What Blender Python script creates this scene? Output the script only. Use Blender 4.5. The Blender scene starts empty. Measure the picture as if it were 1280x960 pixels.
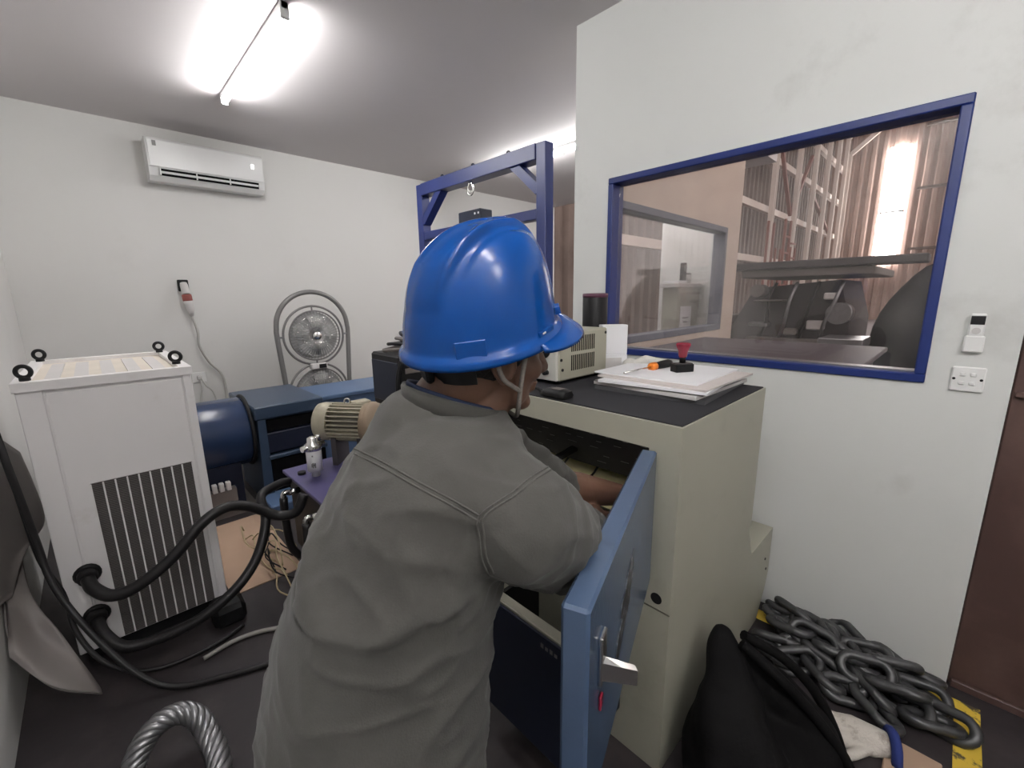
import bpy, math, random
from mathutils import Vector, Matrix, Quaternion
from mathutils.bvhtree import BVHTree
V = Vector
PI = math.pi
random.seed(7)
scn = bpy.context.scene
COL = scn.collection

# ------------------------------------------------------------------ camera
def set_camera(yaw, pitch, roll, fpx, h):
    y, p, r = (math.radians(a) for a in (yaw, pitch, roll))
    fwd = V((math.sin(y)*math.cos(p), math.cos(y)*math.cos(p), -math.sin(p)))
    right = V((math.cos(y), -math.sin(y), 0))
    down = fwd.cross(right)
    r2 = right*math.cos(r) + down*math.sin(r)
    d2 = -right*math.sin(r) + down*math.cos(r)
    m = Matrix((r2, -d2, -fwd)).transposed().to_4x4()
    m.translation = (0, 0, h)
    cam = bpy.data.cameras.new('camera')
    cam.sensor_width = 36.0
    cam.lens = fpx/1280*36
    cam.clip_start = 0.02
    o = bpy.data.objects.new('camera', cam)
    COL.objects.link(o)
    o.matrix_world = m
    scn.camera = o
set_camera(44.03, 11.55, 0.83, 537.0, 1.5)

# ------------------------------------------------------------------ world and exposure
w = bpy.data.worlds.new('world')
scn.world = w
w.use_nodes = True
bg = w.node_tree.nodes['Background']
bg.inputs[0].default_value = (1.0, 0.90, 0.86, 1)
bg.inputs[1].default_value = 0.72
vs = scn.view_settings
vs.view_transform = 'Standard'
vs.look = 'None'
vs.exposure = 1.0
vs.gamma = 1.0
vs.use_curve_mapping = False
TUBE = 58.0          # strength of the ceiling tubes, visible and added
STRIP = 14.0         # strength of the daylight strip in the hall wall

# ------------------------------------------------------------------ materials
MATS = {}
def mat(name, col, rough=0.5, metal=0.0, var=0.12, vscale=6.0, bump=0.0, bscale=40.0, spec=0.5,
        dirt=None, dscale=1.5, damt=0.5, dlo=0.5, dhi=0.7, coat=0.0, stretch=None, sheen=0.0):
    if name in MATS: return MATS[name]
    m = bpy.data.materials.new(name); m.use_nodes = True
    nt = m.node_tree; N = nt.nodes; L = nt.links
    b = N['Principled BSDF']
    b.inputs['Roughness'].default_value = rough
    b.inputs['Metallic'].default_value = metal
    b.inputs['Specular IOR Level'].default_value = spec
    b.inputs['Coat Weight'].default_value = coat
    b.inputs['Sheen Weight'].default_value = sheen
    tc = N.new('ShaderNodeTexCoord')
    src = tc.outputs['Object']
    if stretch:
        mp = N.new('ShaderNodeMapping'); mp.inputs['Scale'].default_value = stretch
        L.new(src, mp.inputs['Vector']); src = mp.outputs['Vector']
    nz = N.new('ShaderNodeTexNoise'); nz.inputs['Scale'].default_value = vscale; nz.inputs['Detail'].default_value = 5
    L.new(src, nz.inputs['Vector'])
    mx = N.new('ShaderNodeMix'); mx.data_type = 'RGBA'
    c = V(col[:3])
    mx.inputs[6].default_value = (*(c*(1-var)), 1)
    mx.inputs[7].default_value = (*(c*(1+var)), 1)
    L.new(nz.outputs['Fac'], mx.inputs[0])
    out = mx.outputs[2]
    if dirt:
        n2 = N.new('ShaderNodeTexNoise'); n2.inputs['Scale'].default_value = dscale; n2.inputs['Detail'].default_value = 8
        n2.inputs['Roughness'].default_value = 0.65
        L.new(src, n2.inputs['Vector'])
        rp = N.new('ShaderNodeMapRange'); rp.inputs[1].default_value = dlo; rp.inputs[2].default_value = dhi
        rp.inputs[3].default_value = 0; rp.inputs[4].default_value = damt
        L.new(n2.outputs['Fac'], rp.inputs[0])
        m2 = N.new('ShaderNodeMix'); m2.data_type = 'RGBA'
        L.new(rp.outputs[0], m2.inputs[0]); L.new(out, m2.inputs[6]); m2.inputs[7].default_value = (*dirt, 1)
        out = m2.outputs[2]
    L.new(out, b.inputs['Base Color'])
    if bump:
        n3 = N.new('ShaderNodeTexNoise'); n3.inputs['Scale'].default_value = bscale; n3.inputs['Detail'].default_value = 3
        L.new(src, n3.inputs['Vector'])
        bp = N.new('ShaderNodeBump'); bp.inputs['Strength'].default_value = bump; bp.inputs['Distance'].default_value = 0.01
        L.new(n3.outputs['Fac'], bp.inputs['Height']); L.new(bp.outputs[0], b.inputs['Normal'])
    MATS[name] = m
    return m
def emit(name, col, strength):
    if name in MATS: return MATS[name]
    m = bpy.data.materials.new(name); m.use_nodes = True
    b = m.node_tree.nodes['Principled BSDF']
    b.inputs['Base Color'].default_value = (0.8, 0.8, 0.8, 1)
    b.inputs['Emission Color'].default_value = (*col, 1)
    b.inputs['Emission Strength'].default_value = strength
    MATS[name] = m
    return m
def glassmat(name, tint, refl=0.08, dust=0.06):
    m = bpy.data.materials.new(name); m.use_nodes = True
    nt = m.node_tree; N = nt.nodes; L = nt.links
    N.remove(N['Principled BSDF'])
    out = N['Material Output']
    tr = N.new('ShaderNodeBsdfTransparent'); tr.inputs[0].default_value = (*tint, 1)
    gl = N.new('ShaderNodeBsdfGlossy'); gl.inputs['Roughness'].default_value = 0.02
    df = N.new('ShaderNodeBsdfDiffuse'); df.inputs[0].default_value = (0.55, 0.52, 0.5, 1)
    fr = N.new('ShaderNodeFresnel')
    ge = N.new('ShaderNodeNewGeometry'); ma = N.new('ShaderNodeMath'); ma.operation = 'MULTIPLY_ADD'
    ma.inputs[1].default_value = 1/1.5-1.5; ma.inputs[2].default_value = 1.5      # same reflectance on both faces of the thin pane
    L.new(ge.outputs['Backfacing'], ma.inputs[0]); L.new(ma.outputs[0], fr.inputs[0])
    tc = N.new('ShaderNodeTexCoord'); nz = N.new('ShaderNodeTexNoise'); nz.inputs['Scale'].default_value = 2.5; nz.inputs['Detail'].default_value = 6
    L.new(tc.outputs['Object'], nz.inputs['Vector'])
    mr = N.new('ShaderNodeMapRange'); mr.inputs[1].default_value = 0.4; mr.inputs[2].default_value = 0.8; mr.inputs[3].default_value = dust*0.3; mr.inputs[4].default_value = dust*1.8
    L.new(nz.outputs['Fac'], mr.inputs[0])
    m1 = N.new('ShaderNodeMixShader'); L.new(mr.outputs[0], m1.inputs[0]); L.new(tr.outputs[0], m1.inputs[1]); L.new(df.outputs[0], m1.inputs[2])
    m2 = N.new('ShaderNodeMixShader'); L.new(fr.outputs[0], m2.inputs[0]); L.new(m1.outputs[0], m2.inputs[1]); L.new(gl.outputs[0], m2.inputs[2])
    L.new(m2.outputs[0], out.inputs['Surface'])
    MATS[name] = m
    return m

WALL = mat('wall_paint', (0.675, 0.668, 0.648), 0.6, var=0.03, vscale=1.2, dirt=(0.42, 0.40, 0.36), dscale=1.1, damt=0.35, dlo=0.55, dhi=0.85, bump=0.05, bscale=30)
WALLR = mat('wall_paint_scuffed', (0.64, 0.648, 0.632), 0.6, var=0.04, vscale=1.5, dirt=(0.28, 0.27, 0.25), dscale=2.6, damt=0.42, dlo=0.56, dhi=0.85, bump=0.05, bscale=30)
CEIL = mat('ceiling_paint', (0.66, 0.625, 0.63), 0.75, var=0.04, vscale=1.0)
FLOOR = mat('floor_steel', (0.026, 0.021, 0.023), 0.6, var=0.25, vscale=3, dirt=(0.06, 0.047, 0.047), dscale=2.2, damt=0.7, dlo=0.48, dhi=0.68, bump=0.12, bscale=18)
BEIGEW = mat('exterior_beige', (0.56, 0.46, 0.39), 0.8, var=0.06, vscale=1.0)
FRAMEB = mat('frame_blue', (0.007, 0.022, 0.14), 0.42, var=0.15, vscale=8)
GLASS2 = glassmat('clean_glass', (0.95, 0.94, 0.94), dust=0.02)
GLASS = glassmat('window_glass', (0.93, 0.92, 0.92), dust=0.11)
FRAMEG = mat('frame_slate', (0.10, 0.11, 0.15), 0.45, var=0.15, vscale=8)
DOORBR = mat('door_brown', (0.075, 0.040, 0.034), 0.5, var=0.25, vscale=3, dirt=(0.14, 0.085, 0.07), dscale=3, damt=0.5)
WHITE = mat('white_plastic', (0.78, 0.78, 0.77), 0.35, var=0.03)
OFFW = mat('chiller_white', (0.82, 0.80, 0.80), 0.42, var=0.03, vscale=4, dirt=(0.45, 0.38, 0.30), dscale=3, damt=0.4, dlo=0.62, dhi=0.8)
CREAM = mat('chiller_tray', (0.66, 0.60, 0.52), 0.6, var=0.12, vscale=7)
BLACK = mat('black_plastic', (0.007, 0.007, 0.008), 0.5, var=0.2, spec=0.3)
RUBBER = mat('black_rubber', (0.012, 0.011, 0.012), 0.45, var=0.2, vscale=20, spec=0.4)
DARK = mat('dark_void', (0.004, 0.004, 0.005), 0.8, spec=0.1)
GREYD = mat('grille_dark', (0.055, 0.047, 0.045), 0.7, var=0.2)
GREYM = mat('grey_tube', (0.20, 0.195, 0.19), 0.42, metal=0.3, var=0.12)
CHROME = mat('chrome', (0.75, 0.74, 0.72), 0.22, metal=1.0, var=0.06)
STEEL = mat('galvanised_steel', (0.30, 0.30, 0.31), 0.38, metal=0.85, var=0.2, vscale=30)
CHAINM = mat('chain_steel', (0.085, 0.085, 0.088), 0.40, metal=0.55, var=0.25, vscale=14, bump=0.08, bscale=50)
BLUED = mat('machine_blue', (0.034, 0.056, 0.098), 0.36, var=0.15, vscale=4, spec=0.5)
BLUEB = mat('machine_blue_light', (0.085, 0.14, 0.25), 0.4, var=0.12, vscale=4)
NAVY = mat('machine_navy', (0.012, 0.016, 0.034), 0.45, var=0.2, spec=0.35)
PURP = mat('tank_purple', (0.085, 0.075, 0.19), 0.35, var=0.25, vscale=6)
GANTRY = mat('gantry_blue', (0.015, 0.028, 0.14), 0.38, var=0.15, vscale=5)
MOTORG = mat('motor_beige', (0.36, 0.33, 0.25), 0.5, var=0.15, vscale=9, dirt=(0.10, 0.085, 0.06), dscale=5, damt=0.6)
MOTORB = mat('gearbox_tan', (0.27, 0.20, 0.135), 0.55, var=0.2, vscale=9)
CAB = mat('cabinet_beige', (0.37, 0.362, 0.295), 0.45, var=0.04, vscale=3, dirt=(0.25, 0.235, 0.19), dscale=4, damt=0.5, dlo=0.58, dhi=0.8)
CABD = mat('cabinet_door_blue', (0.066, 0.102, 0.175), 0.22, var=0.08, vscale=10, bump=0.04, bscale=120)
PAPER = mat('paper_white', (0.80, 0.80, 0.82), 0.7, var=0.02)
PAPERG = mat('paper_grey', (0.58, 0.56, 0.55), 0.75, var=0.06)
YELLOWB = mat('board_yellow', (0.80, 0.72, 0.42), 0.6, var=0.12, vscale=7)
SHIRT = mat('shirt_grey', (0.063, 0.061, 0.055), 0.9, var=0.08, vscale=30, bump=0.10, bscale=320, sheen=0.1, dirt=(0.105, 0.103, 0.095), dscale=5, damt=0.35)
SHIRTS = mat('shirt_seam_grey', (0.085, 0.083, 0.075), 0.9, var=0.2, vscale=120, bump=0.3, bscale=200)
TROUS = mat('trouser_navy', (0.030, 0.032, 0.040), 0.9, var=0.15)
NAVYC = mat('collar_navy', (0.018, 0.03, 0.075), 0.85, var=0.15)
SKIN = mat('skin', (0.155, 0.080, 0.052), 0.5, var=0.10, vscale=22, bump=0.06, bscale=120)
HAIR = mat('hair_black', (0.012, 0.010, 0.009), 0.75, var=0.3, vscale=60, bump=0.4, bscale=250)
HELM = mat('helmet_blue', (0.002, 0.052, 0.245), 0.2, var=0.03, vscale=4, spec=0.4)
STRAPG = mat('strap_grey', (0.22, 0.20, 0.18), 0.8, var=0.4, vscale=180)
TARP = mat('tarp_grey', (0.25, 0.225, 0.215), 0.5, var=0.2, vscale=3)
CARD = mat('cardboard', (0.42, 0.29, 0.205), 0.85, var=0.12, vscale=3)
YEL = mat('tape_yellow', (0.72, 0.50, 0.06), 0.6, var=0.1, dirt=(0.06, 0.05, 0.04), dscale=14, damt=0.95, dlo=0.56, dhi=0.62)
BAGM = mat('bag_black', (0.004, 0.0037, 0.004), 0.8, var=0.3, vscale=12, bump=0.1, bscale=120, spec=0.15)
GLOVE = mat('glove_white', (0.56, 0.52, 0.47), 0.9, var=0.1, dirt=(0.16, 0.11, 0.08), dscale=12, damt=0.8, dlo=0.5, dhi=0.65, bump=0.3, bscale=150)
GLOVEW = mat('glove_clean', (0.66, 0.64, 0.60), 0.9, var=0.08, bump=0.3, bscale=150)
BLUEC = mat('cuff_blue', (0.015, 0.03, 0.16), 0.85)
REDP = mat('red_plastic', (0.22, 0.008, 0.028), 0.25, coat=0.3)
REDB = mat('plug_red', (0.25, 0.06, 0.05), 0.5)
ORANGE = mat('orange_plastic', (0.80, 0.22, 0.02), 0.4)
ORANGER = mat('orange_red', (0.85, 0.10, 0.03), 0.5)
CORR = mat('corrugated_rust', (0.42, 0.30, 0.255), 0.7, var=0.15, vscale=0.6, dirt=(0.22, 0.14, 0.11), dscale=0.5, damt=0.6)
CORRB = mat('corrugated_brown', (0.20, 0.155, 0.135), 0.7, var=0.2, vscale=0.5, dirt=(0.10, 0.075, 0.065), dscale=0.6, damt=0.6)
COLM = mat('column_pale', (0.74, 0.65, 0.59), 0.6, var=0.1)
RUST = mat('rust_red', (0.26, 0.11, 0.085), 0.7, var=0.2)
MACH = mat('press_dark', (0.055, 0.048, 0.050), 0.6, var=0.4, vscale=2)
MACHG = mat('press_grey', (0.16, 0.14, 0.13), 0.6, var=0.3, vscale=2)
FFLOOR = mat('hall_floor', (0.13, 0.10, 0.10), 0.7, var=0.3, vscale=0.4)
LEDGE = mat('ledge_purple', (0.06, 0.046, 0.058), 0.5, var=0.3, vscale=2)
ROOFM = mat('roof_sheet', (0.30, 0.25, 0.23), 0.8)
STRAW = mat('wire_straw', (0.42, 0.34, 0.20), 0.7, var=0.3)
GREYC = mat('cable_grey', (0.30, 0.29, 0.27), 0.6)
CABLEW = mat('cable_white', (0.50, 0.49, 0.46), 0.6)

# ------------------------------------------------------------------ mesh builder
WM = {}
class MB:
    def __init__(s): s.v = []; s.f = []; s.sm = []
    def add(s, vs_, fs, smooth=False, M=None):
        b = len(s.v)
        s.v += [(M @ V(p)) if M else V(p) for p in vs_]
        s.f += [[i+b for i in f] for f in fs]
        s.sm += [smooth]*len(fs)
        return s
    def box(s, lo, hi, M=None, bev=0.0):
        x0, y0, z0 = lo; x1, y1, z1 = hi
        if bev <= 0:
            return s.add([(x0,y0,z0),(x1,y0,z0),(x1,y1,z0),(x0,y1,z0),(x0,y0,z1),(x1,y0,z1),(x1,y1,z1),(x0,y1,z1)],
                         [(0,3,2,1),(4,5,6,7),(0,1,5,4),(1,2,6,5),(2,3,7,6),(3,0,4,7)], False, M)
        b = min(bev, (x1-x0)/2.01, (y1-y0)/2.01, (z1-z0)/2.01)
        rings = []
        for z, i in ((z0, b), (z0+b, 0), (z1-b, 0), (z1, b)):
            rings.append([(x0+i+b*(i==0), y0+i, z), (x1-i-b*(i==0), y0+i, z), (x1-i, y0+i+b*(i==0), z), (x1-i, y1-i-b*(i==0), z),
                          (x1-i-b*(i==0), y1-i, z), (x0+i+b*(i==0), y1-i, z), (x0+i, y1-i-b*(i==0), z), (x0+i, y0+i+b*(i==0), z)])
        return s.loft(rings, False, M)
    def loft(s, rings, smooth=True, M=None, cap=True, closed=True):
        n = len(rings[0]); vv = [p for r in rings for p in r]; ff = []
        for i in range(len(rings)-1):
            for j in range(n if closed else n-1):
                a = i*n+j; b = i*n+(j+1) % n
                ff.append((a, b, b+n, a+n))
        k = len(s.f)
        s.add(vv, ff, smooth, M)
        if cap and closed:
            base = len(s.v)-len(vv)
            s.f.append([base+j for j in reversed(range(n))]); s.sm.append(False)
            s.f.append([base+(len(rings)-1)*n+j for j in range(n)]); s.sm.append(False)
        return s
    def cyl(s, p, q, r, n=20, r2=None, smooth=True, cap=True):
        p, q = V(p), V(q); d = (q-p).normalized()
        a = d.orthogonal().normalized(); b = d.cross(a)
        r2 = r if r2 is None else r2
        R = [[c + (a*math.cos(2*PI*k/n)+b*math.sin(2*PI*k/n))*rr for k in range(n)] for c, rr in ((p, r), (q, r2))]
        return s.loft(R, smooth, None, cap)
    def lathe(s, prof, o, ax, n=24, smooth=True, cap=True):
        o = V(o); d = V(ax).normalized(); a = d.orthogonal().normalized(); b = d.cross(a)
        R = [[o + d*h + (a*math.cos(2*PI*k/n)+b*math.sin(2*PI*k/n))*max(r, 1e-4) for k in range(n)] for r, h in prof]
        return s.loft(R, smooth, None, cap)
    def tube(s, pts, r, n=10, smooth=True, sub=0, closed=False, cap=True):
        pts = [V(p) for p in pts]
        if sub: pts = spline(pts, sub, closed)
        rr = r if callable(r) else (lambda t: r)
        N = len(pts); R = []
        prev = None
        for i in range(N):
            if closed: t = (pts[(i+1) % N]-pts[i-1])
            else: t = pts[min(i+1, N-1)]-pts[max(i-1, 0)]
            t.normalize()
            if prev is None: a = t.orthogonal().normalized()
            else:
                a = prev - t*prev.dot(t)
                a = a.normalized() if a.length > 1e-6 else t.orthogonal().normalized()
            prev = a; b = t.cross(a); q = rr(i/max(N-1, 1))
            R.append([pts[i]+(a*math.cos(2*PI*k/n)+b*math.sin(2*PI*k/n))*q for k in range(n)])
        if closed:
            # align last ring to first
            R.append(R[0]); return s.loft(R, smooth, None, False)
        return s.loft(R, smooth, None, cap)
    def bar(s, p, q, wdt, hgt, up=(0,0,1)):
        p, q = V(p), V(q); d = (q-p).normalized(); u = V(up); sd = d.cross(u)
        if sd.length < 1e-4: u = V((1,0,0)); sd = d.cross(u)
        sd.normalize(); u = sd.cross(d).normalized()
        R = [[c+sd*x*wdt/2+u*y*hgt/2 for x, y in ((-1,-1),(1,-1),(1,1),(-1,1))] for c in (p, q)]
        return s.loft(R, False)
    def sphere(s, c, r, M=None, nu=16, nv=10):
        c = V(c); r = V((r, r, r)) if not hasattr(r, '__len__') else V(r)
        R = []
        for i in range(nv+1):
            th = PI*i/nv; z = -math.cos(th); q = max(math.sin(th), 1e-3)
            R.append([c + (M.to_3x3() if M else Matrix.Identity(3)) @ V((r.x*q*math.cos(2*PI*k/nu), r.y*q*math.sin(2*PI*k/nu), r.z*z)) for k in range(nu)])
        return s.loft(R, True)
    def prism(s, poly, a, b, axis=0):
        def mk(u, w_, t):
            return (t, u, w_) if axis == 0 else ((u, t, w_) if axis == 1 else (u, w_, t))
        return s.loft([[mk(u, w_, t) for u, w_ in poly] for t in (a, b)], False)
    def torus(s, c, ax, R_, r, n=28, m=10):
        c = V(c); d = V(ax).normalized(); a = d.orthogonal().normalized(); b = d.cross(a)
        return s.tube([c+(a*math.cos(2*PI*k/n)+b*math.sin(2*PI*k/n))*R_ for k in range(n)], r, m, closed=True)
    def mesh(s, name, inv=None):
        me = bpy.data.meshes.new(name)
        me.from_pydata([tuple(inv @ p) if inv else tuple(p) for p in s.v], [], s.f)
        me.polygons.foreach_set('use_smooth', s.sm)
        me.validate(); me.update()
        return me
    def build(s, name, m, parent=None):
        inv = WM[parent.name].inverted() if parent is not None and parent.name in WM else None
        me = s.mesh(name, inv)
        return link(name, me, m, parent)
def link(name, me, m, parent=None):
    if m: me.materials.append(m)
    o = bpy.data.objects.new(name, me)
    COL.objects.link(o)
    if parent is not None:
        o.parent = parent
        if parent.name in WM: WM[o.name] = WM[parent.name]
    return o
def spline(P, sub, closed=False):
    out = []; n = len(P)
    rng = range(n) if closed else range(n-1)
    for i in rng:
        p1, p2 = P[i], P[(i+1) % n]
        p0 = P[i-1] if (i > 0 or closed) else p1*2-p2
        p3 = P[(i+2) % n] if (i+2 < n or closed) else p2*2-p1
        for k in range(sub):
            t = k/sub
            out.append(0.5*((2*p1)+(p2-p0)*t+(2*p0-5*p1+4*p2-p3)*t*t+(3*p1-p0-3*p2+p3)*t**3))
    if not closed: out.append(P[-1])
    return out
def tag(o, label, cat, group=None, kind=None):
    if label: o['label'] = label
    if cat: o['category'] = cat
    if group: o['group'] = group
    if kind: o['kind'] = kind
    return o
def thing(name, label, cat, loc=(0,0,0), rz=0.0, group=None, kind=None, M=None):
    o = bpy.data.objects.new(name, None); o.empty_display_size = 0.05
    COL.objects.link(o)
    m = M if M else Matrix.Translation(V(loc)) @ Matrix.Rotation(rz, 4, 'Z')
    o.matrix_world = m
    WM[o.name] = m.copy()
    return tag(o, label, cat, group, kind)
def local(o):      # author parts of o in its own coordinates
    WM.pop(o.name, None); return o
def struct(name, mb, m, label=None, cat=None, parent=None):
    o = mb.build(name, m, parent)
    if parent is None: tag(o, label, cat, kind='structure')
    return o
def Bx(lo, hi, bev=0.0): return MB().box(lo, hi, None, bev)

# ================================================================== SETTING
XW, YB, ZC, XL = 2.174, 5.01, 2.96, -0.40
struct('floor', Bx((-0.5,-2.6,-0.1), (5.9,5.11,0)), FLOOR, 'dark brown worn steel floor of the control room', 'floor')
struct('wall_left', Bx((XL-0.1,-2.6,0), (XL,YB+0.1,ZC)), WALL, 'white painted wall behind the hanging grey tarp', 'wall')
struct('wall_back', Bx((XL,YB,0), (5.9,YB+0.1,ZC)), WALL, 'white back wall carrying the air conditioner', 'wall')
struct('wall_rear', Bx((XL,-2.7,0), (XW+0.1,-2.6,ZC)), WALL, 'white wall behind the viewer', 'wall')
wr = MB()
T = 0.09
for y0, y1, z0, z1 in ((0.057,1.45,0,1.165),(0.057,1.45,2.128,ZC),(1.45,1.69,0,ZC),(-0.155,0.057,0,ZC),(-1.1,-0.155,2.1,ZC),(-2.6,-1.1,0,ZC)):
    wr.box((XW,y0,z0), (XW+T,y1,z1))
struct('wall_right', wr, WALLR, 'scuffed pale wall with the blue framed window', 'wall')
wp = MB(); wpo = MB()
for x0, x1, z0, z1 in ((XW+T,2.50,0,ZC),(4.34,4.66,0,ZC),(2.50,4.34,0,1.16),(2.50,4.34,2.09,ZC)):
    wp.box((x0,1.65,z0), (x1,1.69,z1)); wpo.box((x0,1.60,z0), (x1,1.65,z1))
struct('wall_partition', wp, WALL, 'inner face of the partition beyond the corner', 'wall')
struct('wall_outer', wpo, BEIGEW, 'beige outer wall seen through the blue framed window', 'wall')
struct('wall_side', Bx((4.56,1.69,0), (4.66,2.35,ZC)), WALL, 'short pale wall behind the far cabinet', 'wall')
cl = MB().box((XL-0.1,-2.7,ZC), (XW+T,1.69,ZC+0.1)).box((XL-0.1,1.69,ZC), (5.9,YB+0.1,ZC+0.1)).box((XW+T,1.60,ZC), (4.66,1.69,ZC+0.1))
struct('ceiling', cl, CEIL, 'flat grey ceiling with tube lights', 'ceiling')

def window(name, label, ax, a0, a1, z0, z1, d0, d1, fw, fm):
    """frame of four bars around a pane; runs along axis ax (1: y at fixed x, 0: x at fixed y)"""
    r = thing(name, label, 'window', kind='structure')
    def B(u0, u1, w0, w1, e0, e1):
        return Bx((e0,u0,w0), (e1,u1,w1), 0.004) if ax == 1 else Bx((u0,e0,w0), (u1,e1,w1), 0.004)
    B(a0,a1,z1-fw,z1,d0,d1).build('frame_rail', fm, r)
    B(a0,a1,z0,z0+fw,d0,d1).build('frame_rail', fm, r)
    B(a0,a0+fw,z0+fw,z1-fw,d0,d1).build('frame_stile', fm, r)
    B(a1-fw,a1,z0+fw,z1-fw,d0,d1).build('frame_stile', fm, r)
    m = (d0+d1)/2+0.012
    B(a0+fw,a1-fw,z0+fw,z1-fw,m-0.003,m+0.003).build('pane', GLASS if fm is FRAMEB else GLASS2, r)
    return r
w1 = window('window_1', 'large blue framed window looking into the hall', 1, 0.057, 1.45, 1.165, 2.128, XW-0.012, XW+T+0.01, 0.032, FRAMEB)
Bx((XW+0.03,0.09,1.197), (XW+T,1.418,1.203)).build('sill_strip', STEEL, w1)
window('window_2', 'slate framed window in the beige outer wall', 0, 2.50, 4.34, 1.16, 2.09, 1.59, 1.70, 0.05, FRAMEG)
d1 = thing('door_1', 'dark brown steel door at the right end of the wall', 'door', kind='structure')
Bx((XW+0.012,-1.1,0.0), (XW+0.055,-0.158,2.1), 0.004).build('leaf', DOORBR, d1)
Bx((XW+0.004,-1.05,1.24), (XW+0.012,-0.185,2.0), 0.003).build('dark_panel', BLACK, d1)
Bx((XW-0.004,-1.09,1.145), (XW+0.012,-0.165,1.165), 0.003).build('rail', DOORBR, d1)
Bx((XW-0.006,-1.09,0.0), (XW+0.012,-0.165,0.03), 0.003).build('threshold_strip', DOORBR, d1)
struct('trim_1', Bx((XW-0.012,-2.6,0), (XW,-1.1,0.05), 0.003), DOORBR, 'dark skirting past the brown door', 'skirting')

# ---- the factory hall outside
struct('ground', Bx((2.26,-14,-0.12), (45,12,-0.105)), FFLOOR, 'dusty dark floor of the factory hall', 'ground')
def corrugated(name, p, q, z0, z1, pitch, depth, m, label):
    p, q = V((*p, 0)), V((*q, 0)); d = (q-p); Ln = d.length; d.normalize(); nrm = V((-d.y, d.x, 0))
    n = int(Ln/pitch); pr = []
    for i in range(n):
        b = i*pitch
        for f_, o_ in ((0,0),(0.35,0),(0.5,1),(0.85,1)): pr.append((b+f_*pitch, o_*depth))
    pr.append((n*pitch, 0))
    mb = MB(); vv = []; ff = []
    for k, (u, o_) in enumerate(pr):
        c = p+d*u+nrm*o_
        vv += [(c.x, c.y, z0), (c.x, c.y, z1)]
        if k: ff.append((2*k-2, 2*k, 2*k+1, 2*k-1))
    mb.add(vv, ff)
    c0, c1 = p-nrm*0.06, q-nrm*0.06      # backing gives the sheet thickness
    mb.add([(c0.x,c0.y,z0),(c1.x,c1.y,z0),(c1.x,c1.y,z1),(c0.x,c0.y,z1)], [(0,1,2,3)])
    return struct(name, mb, m, label, 'wall')
corrugated('wall_hall_end', (32,-13), (32,6.3), -0.1, 15, 0.45, 0.12, CORR, 'pinkish corrugated end wall of the hall')
corrugated('wall_hall_side', (32,6.3), (5.9,6.3), -0.1, 15, 0.45, 0.12, CORRB, 'brown corrugated side wall of the hall')
struct('hall_roof', Bx((5.9,-6,15), (32.2,6.5,15.1)), ROOFM, 'sheet roof over the factory hall', 'roof')
sl = thing('skylight_strip', 'tall blown-out translucent light strip in the hall wall', 'window light', kind='structure')
Bx((31.70,2.86,3.0), (31.80,3.70,5.62)).build('translucent_sheet', emit('strip_light', (1.0, 0.97, 0.95), STRIP), sl)
Bx((31.70,2.86,5.68), (31.80,3.70,8.9)).build('translucent_sheet', MATS['strip_light'], sl)
Bx((31.68,2.80,5.61), (31.82,3.76,5.69)).build('girt', MACHG, sl)
for z in (1.2, 3.6, 6.6, 9.6):
    struct('hall_girt', Bx((31.55,-13,z), (31.75,2.4,z+0.12)), CORRB, 'horizontal rail along the corrugated end wall', 'rail')
ORD = ('nearest the beige wall','second along','third along','fourth along','fifth along','sixth along','seventh along','closest to the end wall')
for i, (x, z1) in enumerate(((14.0,14),(18.4,14),(21.4,14),(23.9,14),(26.2,14),(28.2,11.6),(30.0,9.4),(31.0,8.8))):
    c = thing('steel_column', 'pale steel column of the hall, '+ORD[i]+(', with a bent rafter' if i > 4 else ''), 'column', (x,5.2,-0.1), kind='structure')
    Bx((x-0.11,5.20,-0.1), (x-0.07,5.36,z1)).build('flange', COLM, c)
    Bx((x+0.07,5.20,-0.1), (x+0.11,5.36,z1)).build('flange', COLM, c)
    Bx((x-0.07,5.24,-0.1), (x+0.07,5.27,z1)).build('web', MACHG, c)
    if i > 4:
        MB().bar((x,5.25,z1), (x+0.1,3.9,z1+1.2), 0.2, 0.2).build('rafter', COLM, c)
for z in (2.6, 4.4, 6.2, 7.9, 9.8):
    struct('side_rail', Bx((8,5.45,z), (31.5,5.62,z+0.22)), COLM, 'horizontal rail tying the hall columns', 'rail')
for (xa, za, xb, zb) in ((18.6,7.5,21.2,4.6),(23.7,7.3,21.2,4.6),(24.1,5.9,28.6,4.5),(12.6,9.6,18.2,6.3)):
    struct('brace', MB().bar((xa,5.4,za), (xb,5.4,zb), 0.12, 0.12), RUST if za < 8 else MACHG, 'diagonal rusty brace between hall columns', 'brace')
for (x, y, h) in ((15.0,3.9,3.6),(17.4,4.3,3.0)):
    r = thing('scaffold_tower', 'rust red ladder scaffold beside the beige wall' if x < 16 else 'slim rust red ladder scaffold further along the hall', 'scaffold', (x,y,-0.1))
    for dx in (0, 0.55):
        for dy in (0, 0.45):
            MB().bar((x+dx,y+dy,-0.1), (x+dx,y+dy,h), 0.06, 0.06).build('upright', RUST, r)
    for k in range(7):
        MB().bar((x,y,0.3+k*0.47), (x+0.55,y,0.3+k*0.47), 0.05, 0.05).build('rung', RUST, r)

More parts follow.
